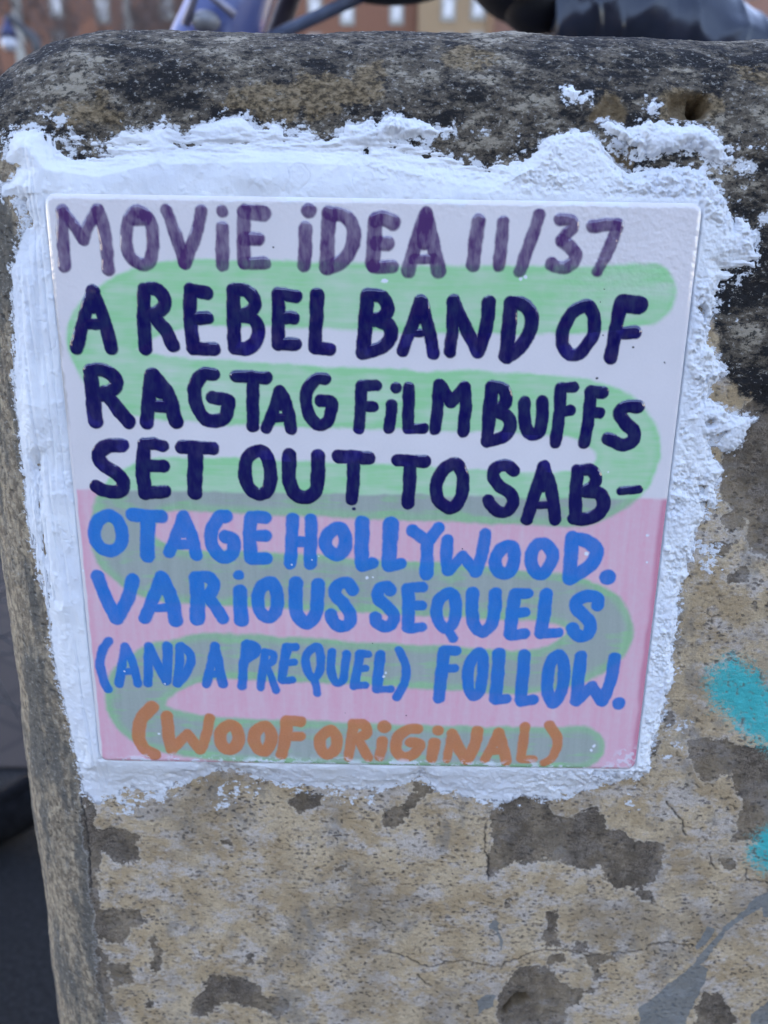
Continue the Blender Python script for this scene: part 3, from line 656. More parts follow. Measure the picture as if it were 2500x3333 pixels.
    """4.65,4.88:5.7,-124 8,-132 11,-139.9
4.65,4.76:17.9,-125.1 15.5,-132.4 11.1,-139.9
4.64,4.53:27.9,-123.9 24.7,-131.7 21.1,-139.6
4.75,5.10:27.9,-123.9 30.9,-131.6 31.9,-140.3
3.15,3.15:25,-135.6 32,-135.2
4.98,5.01:27.9,-124.2 27.9,-128.2
4.98,5.43:40,-124.1 40,-132 39.6,-139.4
4.31,4.36:40,-123.7 43.9,-123.6 46,-126.1 44.7,-129.6 40.8,-131.5
4.24,4.53:43.3,-130.5 46.6,-135.4 48.6,-139.2
3.53,3.53:54.7,-122.7 54.8,-122.7
4.79,5.21:55,-128.6 55,-134.1 55.1,-139.7
4.54,4.54:65.5,-125.2 62.2,-127.6 61.1,-132.2 61.9,-136.3 64.6,-138.6 67.3,-136.2 68,-131.5 67.3,-126.9 65.5,-125.2
4.87,4.76:74.6,-125.2 74.4,-132.6 74.9,-137.2 78.1,-140.5 81.2,-137.1 82,-131.3 82.3,-125.8
4.44,4.62:94.4,-127.5 92.4,-124.9 89.2,-125.8 88.2,-129.4 91.3,-133 93.5,-137 92.9,-140.4 90.3,-141.5 87.7,-139.9 86.8,-137.1
4.33,4.40:107.4,-127.5 106,-126 103.5,-127.4 103.2,-130.3 105.9,-133.3 108.8,-136.7 108.1,-140.2 105.5,-141.2 102.8,-139.7 102.4,-137.7
4.55,4.54:113.7,-126.9 113.9,-134.2 114,-141.3
3.99,3.77:113.5,-126.5 118.7,-126.1
3.58,3.58:114.5,-133.3 118.6,-132.9
3.86,3.74:114.3,-141.8 118.7,-141.3
4.22,4.22:127.9,-128 124.6,-130.5 123.7,-135.2 124.9,-139.3 127.6,-141.6 130.1,-138.6 130.5,-133.3 129.7,-129.3 127.9,-128
3.17,3.31:127.4,-141 130.1,-145.6
4.44,4.55:136.2,-127.9 136.3,-134.9 137.3,-140.2 140.3,-142.7 143.3,-139.5 144.1,-133.6 144.1,-128
4.55,4.55:150.9,-128.3 150.3,-135.9 150.2,-143.5
4.11,3.77:150.7,-128 155.4,-127.8
3.93,3.81:151.2,-135.3 154.7,-134.9
4.21,4.09:150.4,-143.8 155.2,-143.2
4.66,4.54:161.7,-128.1 161.5,-135.7 160.9,-142.9
3.86,3.75:161.2,-143 167,-142.5
4.57,4.53:180,-131.7 179.5,-129.2 176,-128.4 172.7,-130.2 172.6,-133.1 175.5,-135.7 177.9,-138.9 177.7,-142.5 175.4,-143.8 172.7,-142.4 172,-140.7""",
    """3.33,3.31:7.4,-148.8 4.6,-153.4 3.7,-158.9 4.5,-164.4 5.7,-167.7
3.00,3.30:13.3,-150.6 11.6,-158.1 9.9,-165.5
3.11,3.30:13.3,-150.6 15.5,-157.4 16.7,-165.1
2.69,2.69:11.1,-160.9 16.1,-160.2
3.34,3.48:13.3,-150.8 13.3,-154.4
3.34,3.42:21.7,-150.5 21,-158.5 20.3,-165
3.34,3.41:21.7,-150.5 24.1,-157.3 27.2,-164.1
3.57,3.53:28.4,-150.2 28.1,-157.2 27.3,-164
3.22,3.30:32.9,-150.2 32.1,-157.1 30.9,-165.1
3.11,3.30:33.1,-150.1 35.9,-152.7 36.5,-156.1 34.7,-160.3 31,-165.1
3.22,3.18:45.3,-150 43.3,-158.1 41.6,-165.1
3.34,3.53:45.3,-150 46.4,-157.5 47.5,-165.1
2.92,2.92:43.5,-160.9 47.2,-160.8
3.22,3.36:45.3,-150.2 45.4,-155
3.45,3.30:56.5,-149.2 55.3,-157.3 54.4,-165.7
2.99,3.02:56.8,-148.7 59.6,-149.5 59.9,-152.4 56.3,-155.2
3.45,3.46:56.9,-150.6 57.9,-151.8
3.00,2.95:63.2,-152.4 62.1,-159 61.1,-166.3
2.77,2.79:63.2,-151.9 65.9,-152.6 65.8,-155.3 63.3,-157.3
2.56,2.83:63.7,-157.5 65.3,-162 66.7,-167.2
3.45,3.28:71,-150.1 69.8,-156.4 68.9,-162.9
2.99,2.87:70.9,-149.7 74.1,-149.8
2.79,2.67:70.2,-156.1 73.4,-155.8
2.93,2.81:69.2,-163.2 72.5,-162.9
3.10,3.10:81.1,-149.6 78.2,-152 77.6,-156.3 78.9,-160.5 80.9,-161.9 82.6,-158.6 83,-153.8 82.4,-150.4 81.1,-149.6
2.69,2.84:80.6,-161.7 81.7,-168.2
3.00,3.11:87,-151.5 86.7,-158.6 88.3,-163.5 90.8,-162.7 91.6,-157.9 92.2,-152.3
3.35,3.29:97,-152.3 96.1,-158.4 95,-164.9
3.00,2.88:96.8,-152 99.9,-152.1
2.68,2.68:96.6,-158.1 99.1,-157.7
2.94,2.94:95.1,-164.9 98.9,-164.5
3.81,3.77:104.3,-152.3 103.8,-158.9 103.4,-165.7
2.83,2.83:103.4,-166 108.1,-165.9
2.87,3.31:110.8,-150.2 113.1,-155 113.7,-160.5 112.3,-165.5 110.6,-169
4.49,4.38:127.1,-150.7 126.4,-159.1 125.8,-169.1
3.91,3.79:126.9,-150.1 131.2,-150.2
3.25,3.37:127.2,-157.2 130.9,-157.1
4.14,4.02:139.8,-150.8 136.7,-154 135.8,-159 136.3,-164.4 138.2,-168.1 140.3,-166.2 141.1,-160 141.1,-153.9 139.8,-150.8
4.49,4.73:146.6,-150.9 146.6,-159.3 146.3,-168.9
4.14,3.90:146.6,-169.6 150.2,-169.1
4.26,4.37:155.6,-151.3 155.7,-159.7 155.5,-169.4
4.14,4.02:155.6,-170.2 159.9,-169.2
4.37,4.37:167.6,-151.2 165.1,-154.7 164.6,-160.2 165,-165.7 167.3,-170.6 169.8,-166.3 170.4,-159.5 169.7,-154 167.6,-151.2
4.60,4.61:175.8,-151.6 175.7,-160 175.7,-169.4
4.25,4.22:176.1,-169 180.8,-163.5
4.22,4.37:180.8,-163.5 184.7,-169.4
4.37,4.49:187.9,-152.1 187.4,-161 185.1,-169.5
4.85,4.85:191.2,-170.3 191.2,-170.3""",
    """5.02,4.56:21.2,-174.9 17,-179.8 15.5,-186.9 17.2,-192.1 20.8,-194.8
4.45,4.66:26.5,-178.5 26.5,-185.4 27.2,-192.2
4.17,3.77:27.2,-192.2 33.6,-185.8
3.77,4.29:33.6,-185.8 37.9,-192.2
3.73,3.80:42.1,-178.9 40.3,-186.5 38.1,-192.4
4.59,4.59:49.1,-181.8 46.1,-184.4 45.6,-188.3 46.9,-191.2 49.5,-192 51.9,-189.5 52.4,-185.6 51.1,-182.5 49.1,-181.8
4.59,4.59:61.6,-182.1 58.6,-184.8 58.1,-188.7 59.7,-191.6 62,-192.4 64.1,-189.3 64.4,-185.4 63.2,-182.6 61.6,-182.1
4.69,4.30:70.4,-179.9 69.6,-187.2 68.2,-193.7
4.33,4.33:70.3,-179.5 75.4,-179.8
3.64,3.76:70.1,-186.2 75.3,-186.1
4.23,4.23:86,-183.3 82.9,-185.8 82.4,-189.5 83.7,-192.8 86,-193.3 88.3,-190.7 88.7,-186.2 87.5,-183.8 86,-183.3
3.85,3.56:94.8,-181.1 93.9,-188 93,-194.7
3.97,3.89:94.8,-180.3 98.8,-180.6 99.8,-184 95.9,-186.8
3.64,3.56:96.5,-186.7 98.8,-191.2 100.5,-194.6
5.06,5.06:106.1,-181.3 106.1,-181.4
4.01,3.68:105.6,-187.3 105.1,-191.1 104.5,-194.1
4.22,4.26:118.3,-182.1 114.7,-182.5 110.9,-186.4 110.9,-191.6 113.7,-194 117.1,-192.7 119.3,-189.4 118.4,-187.9 116.1,-187.8
4.22,4.22:125.9,-182.6 125.9,-182.6
4.38,4.05:124.8,-187.8 124.3,-191.3 124,-194.4
3.50,2.95:131.1,-183.4 130.3,-189.3 129.6,-194.9
4.23,4.54:131.2,-183.8 133.9,-189.9 137.1,-194.8
4.46,4.05:140.5,-182.5 139.7,-188.4 137.4,-194.9
3.50,3.31:148.3,-182.8 146,-189 143.7,-194.4
3.74,4.05:148.3,-182.8 150.2,-188.9 151.7,-195.1
2.93,2.93:146.1,-190.9 151.2,-190.5
3.50,3.52:148.4,-183.1 148.8,-187.3
3.61,3.56:157.8,-180.4 157.5,-186.8 157.2,-193.7
3.19,3.07:157.3,-194.1 161.7,-193.9
4.08,2.95:166.9,-179.7 169.8,-184.6 169.9,-189.8 168.2,-193.8 165.8,-195.5"""]
GREEN = "185.7,-26.9,9.3 171,-28.4,10.1 156.6,-28.9,10.4 118.2,-29.4,10.2 79.7,-28.8,10.2 46,-28.7,10.0 29.5,-31.7,10.8 19.4,-37,11.2 13.1,-43.8,10.3 14.9,-49.6,10.4 19.9,-54.9,10.4 31.6,-58.4,10.5 59.4,-60,10.2 99.3,-60.9,9.8 139.2,-61.4,9.6 164.2,-62.5,9.7 178.1,-67,10.5 184.4,-74.9,10.6 183.3,-84.8,10.2 171.8,-93,9.6 140.9,-93.3,9.3 99.6,-92,9.5 58.3,-91.1,9.5 30.5,-91,9.3 19.8,-96.6,10.4 15.4,-105.9,10.3 16.5,-114.2,11.1 23.3,-120.8,10.9 35.9,-123.8,10.1 57.2,-124.2,10.3 89.2,-125.6,10.0 132,-127.5,9.8 162,-129.3,9.4 175.2,-132.5,9.9 181.9,-141.2,11.7 176.8,-150.8,10.4 160.8,-157.8,8.6 133.2,-157.5,8.8 100.2,-155.9,8.6 67.1,-154.4,9.0 45.2,-154,9.0 29.5,-157.8,10.0 17.9,-165.4,11.1 15.5,-176.1,10.7 23.4,-183.6,9.6 43.6,-187.7,9.1 77.7,-189,9.3 123.2,-189.7,9.1 157.3,-189.4,9.1 178.9,-189,8.8"
lin = lambda *c: np.array([((q / 255 + .055) / 1.055) ** 2.4 if q > 10 else q / 255 / 12.92 for q in c])
xs = np.arange(0, 200.01, .25); zs = -np.arange(0, TH + .01, .25)
X, Z = np.meshgrid(xs, zs)
cxr = np.abs(X - 100) - (100 - 3.2); czr = np.abs(Z + TH / 2) - (TH / 2 - 3.2)
sdt = np.hypot(np.maximum(cxr, 0), np.maximum(czr, 0)) + np.minimum(np.maximum(cxr, czr), 0) - 3.2      # tile outline
H = -.75 * np.clip(1 + sdt / 2.0, 0, 1) ** 2.5 - 5 * np.clip(sdt / .4, 0, 1)
H += fbm(X, Z, 26, 2, 201) * .10 + fbm(X, Z, 5, 2, 205) * .010
tex = ss(145, 175, X) * ss(-38, -16, Z) + .55 * ss(-9, -3, Z) * ss(0, 20, X) + .35 * ss(18, 4, X) * ss(-45, -20, Z)
H += np.clip(tex, 0, 1) * (fbm(X, Z, 1.9, 3, 211, .6) * .13)
mixc = lambda a, b, t: a + (np.asarray(b) - a) * t[..., None]
col = np.ones(X.shape + (3,)) * np.array([.785, .725, .70])
col *= (1 + .05 * fbm(X, Z, 22, 3, 221) + .02 * pn(X / .8, Z / .8, 223))[..., None]
# green brush ribbon
g = pts(GREEN); gr = smooth_line(g, 5)
wob = fbm(X, Z, 14, 3, 231) * .9
_, d = stroke_sd(xs, zs, gr[:, :2], gr[:, 2], 30)
gd = np.full(X.shape, 30.); sl, d = stroke_sd(xs, zs, gr[:, :2], gr[:, 2], 12); gd[sl] = d
gd += wob
streak = fbm(X * .12, Z, 2.6, 3, 241, .6)
gc = ss(1.0, -.9, gd + fbm(X, Z, 2.5, 3, 239) * .35)
dens = .78 + .24 * streak + .22 * fbm(X, Z, 11, 3, 243, .6) + .16 * ss(-3.2, -.4, gd) * ss(.3, -.6, gd) + .16 * fbm(X, Z, 30, 2, 245)
green = np.array([.355, .68, .33])
# pink wash over the lower half
zp = -93.19 + fbm(X, Z, 20, 4, 251, .6) * 1.0
pk = ss(.9, -.6, Z - zp) * ss(-.3, .5, X - 1.2 + .4 * pn(Z / 6, Z * 0, 253))
vst = fbm(X, Z * .08, 3.2, 4, 255, .6)
pdn = np.clip(.80 + .22 * vst + .10 * fbm(X, Z, 2.2, 3, 257, .7) + .18 * ss(196, 199, X) + .15 * ss(4.5, 1.2, X), 0, 1)
pink = np.array([.80, .42, .485])
colw = mixc(col, pink, pk * pdn)
colw = mixc(colw, [.52, .12, .20], pk * ss(197.2, 199., X + .8 * pn(Z / 9, X * 0, 259)) * .55)
colg = mixc(col, green, np.clip(dens, 0, 1))
over = mixc(np.ones(X.shape + (3,)) * np.array([.385, .40, .36]), [.33, .53, .29], np.clip(ss(-4.2, -1.2, gd) * .75 + .7 * ss(.0, .45, .55 * streak + .6 * fbm(X, Z, 13, 3, 247, .6)), 0, 1))
over *= (1 + .10 * vst + .05 * pn(X / .9, Z / .9, 261))[..., None]
colg = mixc(colg, over, pk * .92)
col = mixc(colw, colg, gc)
H += gc * .04
# letters
INK = [([.078, .030, .128], .88, .32), ([.0030, .0014, .078], .99, .36), ([.0030, .0014, .078], .99, .36), ([.0030, .0014, .078], .99, .36),
       ([.020, .185, .56], .955, .03), ([.020, .185, .56], .955, .03), ([.018, .175, .54], .945, .03), ([.60, .215, .080], .93, .03)]
SAY = ['MOVIE IDEA 11/37', 'A REBEL BAND OF', 'RAGTAG FILM BUFFS', 'SET OUT TO SAB-', 'OTAGE HOLLYWOOD.', 'VARIOUS SEQUELS', '(AND A PREQUEL) FOLLOW.', '(WOOF ORIGINAL)']
HUE = ['purple', 'navy', 'navy', 'navy', 'bright blue', 'bright blue', 'bright blue', 'orange']
lines = []
wx = fbm(X, Z, 4, 3, 271) * .34 
for li, blk in enumerate(LETTERS):
    ink, alpha, rise = INK[li]
    cov = np.zeros(X.shape); clear = np.ones(X.shape); dome = np.zeros(X.shape)
    blur = .42 if li in (0, 4, 5, 6, 7) else .30
    for row in blk.strip().splitlines():
        wd, q = row.split(':'); w0, w1 = [float(t) for t in wd.split(',')]
        p = smooth_line(pts(q), 6)
        rad = .10 + (np.linspace(w0, w1, len(p)) * .5 if len(p) > 2 else np.array([w0, w1]) * .5)
        sl, d = stroke_sd(xs, zs, p, rad, 2.5)
        d = d + wx[sl]
        k = ss(blur, -blur, d)
        cov[sl] = np.maximum(cov[sl], k)
        clear[sl] *= 1 - k * alpha
        dome[sl] = np.maximum(dome[sl], ss(.30, -1.2, d))
    body = (1 - clear if li == 0 else cov * alpha) * (1 + (.20 if li == 0 else .05 if li > 3 else .03) * (fbm(X * 1.2, Z * .5, 3.2, 3, 281 + li, .6) - .05))
    if li in (1, 2, 3): ink_c = mixc(np.ones(X.shape + (3,)) * np.array(ink), [.010, .007, .13], ss(.05, .45, fbm(X, Z, 8, 3, 291 + li)) * (gd > 0))
    else: ink_c = np.ones(X.shape + (3,)) * np.array(ink)
    if li >= 4: ink_c = ink_c * (1 + .10 * pn(X / .55, Z / .55, 301) + .08 * fbm(X, Z, 9, 2, 303))[..., None]
    bd = np.clip(body, 0, 1)[..., None]
    col = col * (1 - bd) + ink_c * bd
    H += dome * rise * np.clip(.75 + .9 * fbm(X, Z, 11, 2, 299 + li), .2, 1.3)
    lines.append((cov, li))
# chips, specks and mortar smudges
blob = lambda x, z, rr: ss(rr, rr * .3, np.hypot(X - x, Z - z) + fbm(X, Z, 1.6, 2, 311) * rr * .7)
for q, cc in (("172.4,-25.5,0.30 171.5,-29.4,0.30 173.3,-39.6,0.50 183.2,-43.1,0.50 193.7,-47.7,0.60 172.6,-53.1,0.50 101.5,-147.8,0.30 69.5,-14.6,0.30 131.9,-111.8,0.30 91.8,-176,0.25 114.1,-176.6,0.30", (.01, .01, .012)), ("174.4,-113,1.10 194.4,-105.9,0.80 195.4,-115.5,0.60 99.3,-123.1,0.80 101.3,-122.8,0.50 106.3,-159.4,0.70 105.7,-161,0.80 104.1,-24,0.90 0.8,-122.1,0.70 103.7,-24.1,0.90 179.2,-83.9,0.50 23,-186,0.50 26.6,-165.2,0.50 12.2,-160.5,0.40 183.7,-187.9,0.90 183,-189.9,0.70 172.2,-197,1.00 173.7,-198,0.90 73.3,-118.6,0.50 80.2,-116.7,0.40 82.6,-115.3,0.40 147.6,-22.1,0.70 146.2,-23,0.70", (.82, .84, .86))):
    for x, z, rr in pts(q): col = mixc(col, cc, blob(x, z, rr) * .95)
sm = ss(4.2, .2, Z + TH + fbm(X, Z, 7, 3, 321) * 2.2) * ss(.06, .22, fbm(X, Z * 1.6, 5, 4, 323, .65) - .04 + .18 * ss(40, 80, X) * ss(125, 100, X) + .2 * ss(188, 197, X))
sm = np.maximum(sm, ss(5, .5, np.hypot(X - 197, Z + 194) - 3) * .6 * ss(.0, .2, fbm(X - Z, X + Z, 3, 3, 325)))
sm = np.maximum(sm, .75 * ss(2.2, .3, -Z + fbm(X, Z, 9, 3, 327) * 1.6) * ss(.0, .25, fbm(X * .5, Z, 5, 3, 329)))
col = mixc(col, (.80, .82, .85), np.clip(sm, 0, 1) * .9); H += np.clip(sm, 0, 1) * .12
drt = ss(1.5, .2, X + fbm(X, Z, 6, 3, 331) * 1.4) * ss(-22, -30, Z) * ss(-78, -62, Z)
col = mixc(col, (.33, .29, .24), np.clip(drt, 0, 1) * .5)
col = np.clip(col, .003, .9)
rgba = np.concatenate([col, np.ones(X.shape + (1,))], -1)
s = Mat('glaze', .10, .45)
gcol = s.attr('glaze_colour')[4]
s.put(s.b.inputs['Roughness'], s.step(s.noise(60, 4), .3, .7, .09, .2))
s.bump(s.noise(380, 2), .00012, .35)
s.b.inputs['Coat Weight'].default_value = .5; s.b.inputs['Coat Roughness'].default_value = .04
GLAZE = s.color(gcol)
inside = sdt < .42
keep = inside[:-1, :-1] & inside[1:, :-1] & inside[1:, 1:] & inside[:-1, 1:]
org = np.array([100., 6., -TH])
Q = np.stack([X, -H, Z], -1)
tile = link_mesh('ceramic_tile', grid_mesh('ceramic_tile', (Q - org) * MM, keep, {'glaze_colour': rgba}, GLAZE), loc=(org[0] * MM, org[1] * MM, TOP + org[2] * MM))
tag(tile, 'square glazed tile with hand-painted movie idea lettering, set in white mortar', 'tile')
for cov, li in lines:
    lift = .05 * ss(.15, .9, cov) - .012
    Q = np.stack([X, -(H + lift), Z], -1)
    on = cov > .04
    keep = on[:-1, :-1] | on[1:, :-1] | on[1:, 1:] | on[:-1, 1:]
    o = link_mesh('lettering', grid_mesh('lettering', (Q - org) * MM, keep, {'glaze_colour': rgba}, GLAZE), parent=tile)
    o['label'] = '%s brush lettering reading %s' % (HUE[li], SAY[li])

# ------------------------------------------------------------------ shape builders for the things behind
def bm_tube(bm, P, R, seg=16, cap=True):
    P = [Vector(p) for p in P]; rings = []
    prev = None
    for i, p in enumerate(P):
        t = (P[min(i + 1, len(P) - 1)] - P[max(i - 1, 0)]).normalized()
        n = prev - t * prev.dot(t) if prev else t.orthogonal()
        n.normalize(); prev = n; b = t.cross(n)
        rr = R[i] if hasattr(R, '__len__') else R
        rings.append([bm.verts.new(p + (n * math.cos(2 * math.pi * k / seg) + b * math.sin(2 * math.pi * k / seg)) * rr) for k in range(seg)])
    for a, b in zip(rings, rings[1:]):
        for k in range(seg): bm.faces.new((a[k], a[(k + 1) % seg], b[(k + 1) % seg], b[k])).smooth = True
    if cap:
        bm.faces.new(rings[0][::-1]); bm.faces.new(rings[-1])
    return rings
def bm_box(bm, x0, x1, y0, y1, z0, z1, bev=0):
    v = [bm.verts.new((x, y, z)) for z in (z0, z1) for x, y in ((x0, y0), (x1, y0), (x1, y1), (x0, y1))]
    fs = [bm.faces.new([v[i] for i in q]) for q in ((3, 2, 1, 0), (4, 5, 6, 7), (0, 1, 5, 4), (1, 2, 6, 5), (2, 3, 7, 6), (3, 0, 4, 7))]
    if bev: bmesh.ops.bevel(bm, geom=list({e for q in fs for e in q.edges}), offset=bev, segments=3, affect='EDGES')
def bm_torus(bm, c, ax1, ax2, R, r, n=64, k=12, sq=1.0):
    c, ax1, ax2 = Vector(c), Vector(ax1), Vector(ax2); nn = ax1.cross(ax2)
    g = []
    for i in range(n):
        d = ax1 * math.cos(2 * math.pi * i / n) + ax2 * math.sin(2 * math.pi * i / n)
        g.append([bm.verts.new(c + d * (R + r * math.cos(2 * math.pi * j / k)) + nn * (r * sq * math.sin(2 * math.pi * j / k))) for j in range(k)])
    for i in range(n):
        for j in range(k): bm.faces.new((g[i][j], g[(i + 1) % n][j], g[(i + 1) % n][(j + 1) % k], g[i][(j + 1) % k])).smooth = True
def bm_ball(bm, c, rx, ry, rz, rot=0):
    q = bmesh.ops.create_uvsphere(bm, u_segments=28, v_segments=18, radius=1)['verts']
    M = Matrix.Translation(c) @ Matrix.Rotation(rot, 4, 'Y') @ Matrix.Diagonal((rx, ry, rz, 1))
    bmesh.ops.transform(bm, matrix=M, verts=q)
    for v in q:
        for fc in v.link_faces: fc.smooth = True
    return q
def done(bm, name, mat, parent=None, root=None):
    bmesh.ops.recalc_face_normals(bm, faces=bm.faces)
    if root is not None: bmesh.ops.translate(bm, vec=-Vector(root), verts=bm.verts)
    me = bpy.data.meshes.new(name); bm.to_mesh(me); bm.free(); me.materials.append(mat)
    return link_mesh(name, me, parent)
def empty(name, loc):
    o = bpy.data.objects.new(name, None); LINK(o); o.location = loc; o.empty_display_size = .1; return o
def simple(name, c1, c2, scale, rough=.6, spec=.4, metal=0, bump=0):
    s = Mat(name, rough, spec); s.b.inputs['Metallic'].default_value = metal
    n = s.noise(scale, 5, .6)
    if bump: s.bump(n, bump)
    return s.color(s.mix(s.step(n, .35, .68), c1, c2))

# ------------------------------------------------------------------ bicycle parked behind the post
BY = .66
ROOT = (.05, BY, 0)
bike = empty('bicycle', ROOT)
tag(bike, 'blue bicycle with dark plastic wrapped around its handlebar, parked behind the stone post', 'bicycle')
s = Mat('blue_paint', .35, .5)
n = s.noise(28, 3)
PAINT = s.color(s.mix(s.step(n, .54, .66), s.mix(s.step(s.noise(16, 4), .42, .58), (.07, .09, .23), (.26, .31, .50)), (.05, .02, .22)))
RUBBER = simple('rubber', (.004, .004, .0045), (.009, .009, .010), 60, .9, .1)
BLACK = simple('black_plastic', (.008, .008, .010), (.016, .016, .019), 30, .55, .35)
STEEL = simple('dull_steel', (.30, .32, .36), (.42, .44, .48), 80, .4, .5, .8)
CHROME = simple('pale_bracket', (.25, .24, .30), (.36, .34, .42), 40, .4, .5, .3)
CABLE = simple('grey_cable', (.07, .085, .13), (.11, .13, .18), 50, .5, .4)
SPOKE = simple('dull_spoke', (.05, .052, .06), (.09, .092, .1), 80, .5, .4)
def wheel(cx, cz, deg):
    d = Vector((math.cos(math.radians(deg)), math.sin(math.radians(deg)), 0)); z = Vector((0, 0, 1)); c = Vector((cx, BY, cz)); nn = d.cross(z)
    bm = bmesh.new(); bm_torus(bm, c, d, z, .282, .012, 72, 10, 1.3)
    rim = done(bm, 'wheel', RUBBER, bike, ROOT)
    bm = bmesh.new(); bm_torus(bm, c, d, z, .311, .034, 72, 14); t = done(bm, 'tyre', RUBBER, None, ROOT); t.parent = rim
    bm = bmesh.new(); bm_tube(bm, [c - nn * .05, c + nn * .05], .05, 20); h = done(bm, 'hub', BLACK, None, ROOT); h.parent = rim
    bm = bmesh.new()
    for k in range(28):
        a = 2 * math.pi * k / 28; b = a + (.9 if k % 2 else -.9)
        bm_tube(bm, [c + (d * math.cos(b) + z * math.sin(b)) * .045 + nn * (.025 if k % 4 < 2 else -.025), c + (d * math.cos(a) + z * math.sin(a)) * .28], .0013, 6)
    sp = done(bm, 'spokes', SPOKE, None, ROOT); sp.parent = rim
    return c
cw = wheel(-.47, .343, 38)
wheel(.66, .343, 0)
bm = bmesh.new()                             # main frame
bm_tube(bm, [(-.10, BY, .86), (.22, BY, .30)], .024); bm_tube(bm, [(.22, BY, .30), (.40, BY, .84)], .018)
bm_tube(bm, [(-.07, BY, .94), (.38, BY, .78)], .019)
for sgn in (-1, 1):
    bm_tube(bm, [(.22, BY + sgn * .03, .30), (.66, BY + sgn * .07, .343)], .010); bm_tube(bm, [(.38, BY + sgn * .02, .78), (.66, BY + sgn * .07, .343)], .008)
done(bm, 'frame', PAINT, bike, ROOT)
bm = bmesh.new()                             # fork and its broad painted head
bm_tube(bm, [(-.245, BY, .70), (-.15, BY, .86), (-.085, BY, .985), (-.045, BY, 1.07), (-.02, BY, 1.13)], [.030, .034, .044, .036, .026], 24)
for sgn in (-1, 1): bm_tube(bm, [(-.47, BY + sgn * .06, .343), (-.30, BY + sgn * .055, .62), (-.22, BY + sgn * .04, .74)], .014)
head = done(bm, 'fork', PAINT, bike, ROOT)
bm = bmesh.new(); bm_tube(bm, [(-.094, BY - .055, 1.003), (-.082, BY - .06, 1.028), (-.07, BY - .06, 1.03), (-.046, BY - .055, 1.012)], .0042, 10)
br = done(bm, 'bracket', CHROME, None, ROOT); br.parent = head
bm = bmesh.new(); bm_ball(bm, (-.075, BY - .05, 1.008), .014, .012, .010)
rf = done(bm, 'reflector', simple('lens', (.18, .18, .19), (.28, .28, .29), 30, .2, .5), None, ROOT); rf.parent = head
bm = bmesh.new(); bm_tube(bm, [(-.06, BY + .05, .93), (-.03, BY + .05, 1.0), (.0, BY + .05, 1.07), (.03, BY + .04, 1.12)], .011, 12)
done(bm, 'brake_hose', simple('brown_hose', (.05, .035, .04), (.08, .06, .06), 30), bike, ROOT)
bm = bmesh.new(); bm_tube(bm, [(-.12, BY, .965), (-.004, BY, 1.014), (.058, BY, 1.040), (.14, BY, 1.075), (.20, BY, 1.085)], .0062, 12)
done(bm, 'cable', CABLE, bike, ROOT)
bm = bmesh.new(); bm_ball(bm, (.095, BY, 1.078), .085, .045, .038, .05)
done(bm, 'grip', simple('dark_grip', (.012, .016, .014), (.03, .035, .03), 40, .6), bike, ROOT)
bm = bmesh.new()
bm_ball(bm, (.222, BY, 1.065), .058, .05, .036, .55); bm_ball(bm, (.245, BY - .005, 1.04), .034, .04, .026, .2); bm_tube(bm, [(.262, BY, 1.028), (.268, BY, 1.08)], [.020, .024], 18)
hl = done(bm, 'lamp_housing', BLACK, bike, ROOT)
bm = bmesh.new(); bm_box(bm, .202, .243, BY - .056, BY - .03, 1.036, 1.075, .007)
fl = done(bm, 'lens', simple('grey_lens', (.11, .115, .12), (.16, .165, .17), 30, .35), None, ROOT); fl.parent = hl
# handlebar under crumpled plastic
bm = bmesh.new(); bm_tube(bm, [(-.03, BY, 1.10), (.10, BY, 1.10), (.20, BY, 1.07), (.30, BY, 1.03), (.42, BY, 1.01)], .011, 14)
bar = done(bm, 'handlebar', BLACK, bike, ROOT)
cl = smooth_line([(.262, BY, 1.018), (.31, BY, 1.022), (.37, BY, 1.017), (.43, BY, .998), (.48, BY, .968), (.53, BY, .93), (.58, BY, .88)], 22)
bm = bmesh.new()
k_ = np.linspace(0, 1, len(cl)); rad = .052 * (1 - .12 * np.exp(-((k_ - .0) / .05) ** 2))
rings = bm_tube(bm, cl, list(rad), 120)
for i, rg in enumerate(rings):
    cc = Vector(cl[i])
    for j, v in enumerate(rg):
        th = 2 * math.pi * j / 120
        dd = (v.co - cc)
        a_ = i / len(rings) * 17; b_ = th * 1.7
        x_ = np.array([a_ + b_ * .8]); y_ = np.array([math.cos(th) * 1.6 + i * .03])
        cr_k = (a_ * .55 + math.cos(th) * .75 + .25 * math.sin(a_ * 2.1)) % 1.0
        h_ = .09 * max(0., 1 - abs(cr_k - .5) * 9) + .13 * float(1 - 2.2 * abs(pn(x_ * .42, y_ * .5, 3)[0])) + .02 * float(pn(x_ * 1.1, y_ * 1.2, 6)[0])
        v.co = cc + dd * (.94 + h_ * .55)
s = Mat('wrap_plastic', .24, .5); s.bump(s.noise(30, 2, .5, None, .8), .004, .3)
sl_ = done(bm, 'plastic_wrap', s.color(s.mix(s.step(s.noise(18, 3), .4, .6), (.012, .015, .026), (.018, .022, .036))), None, ROOT); sl_.parent = bar

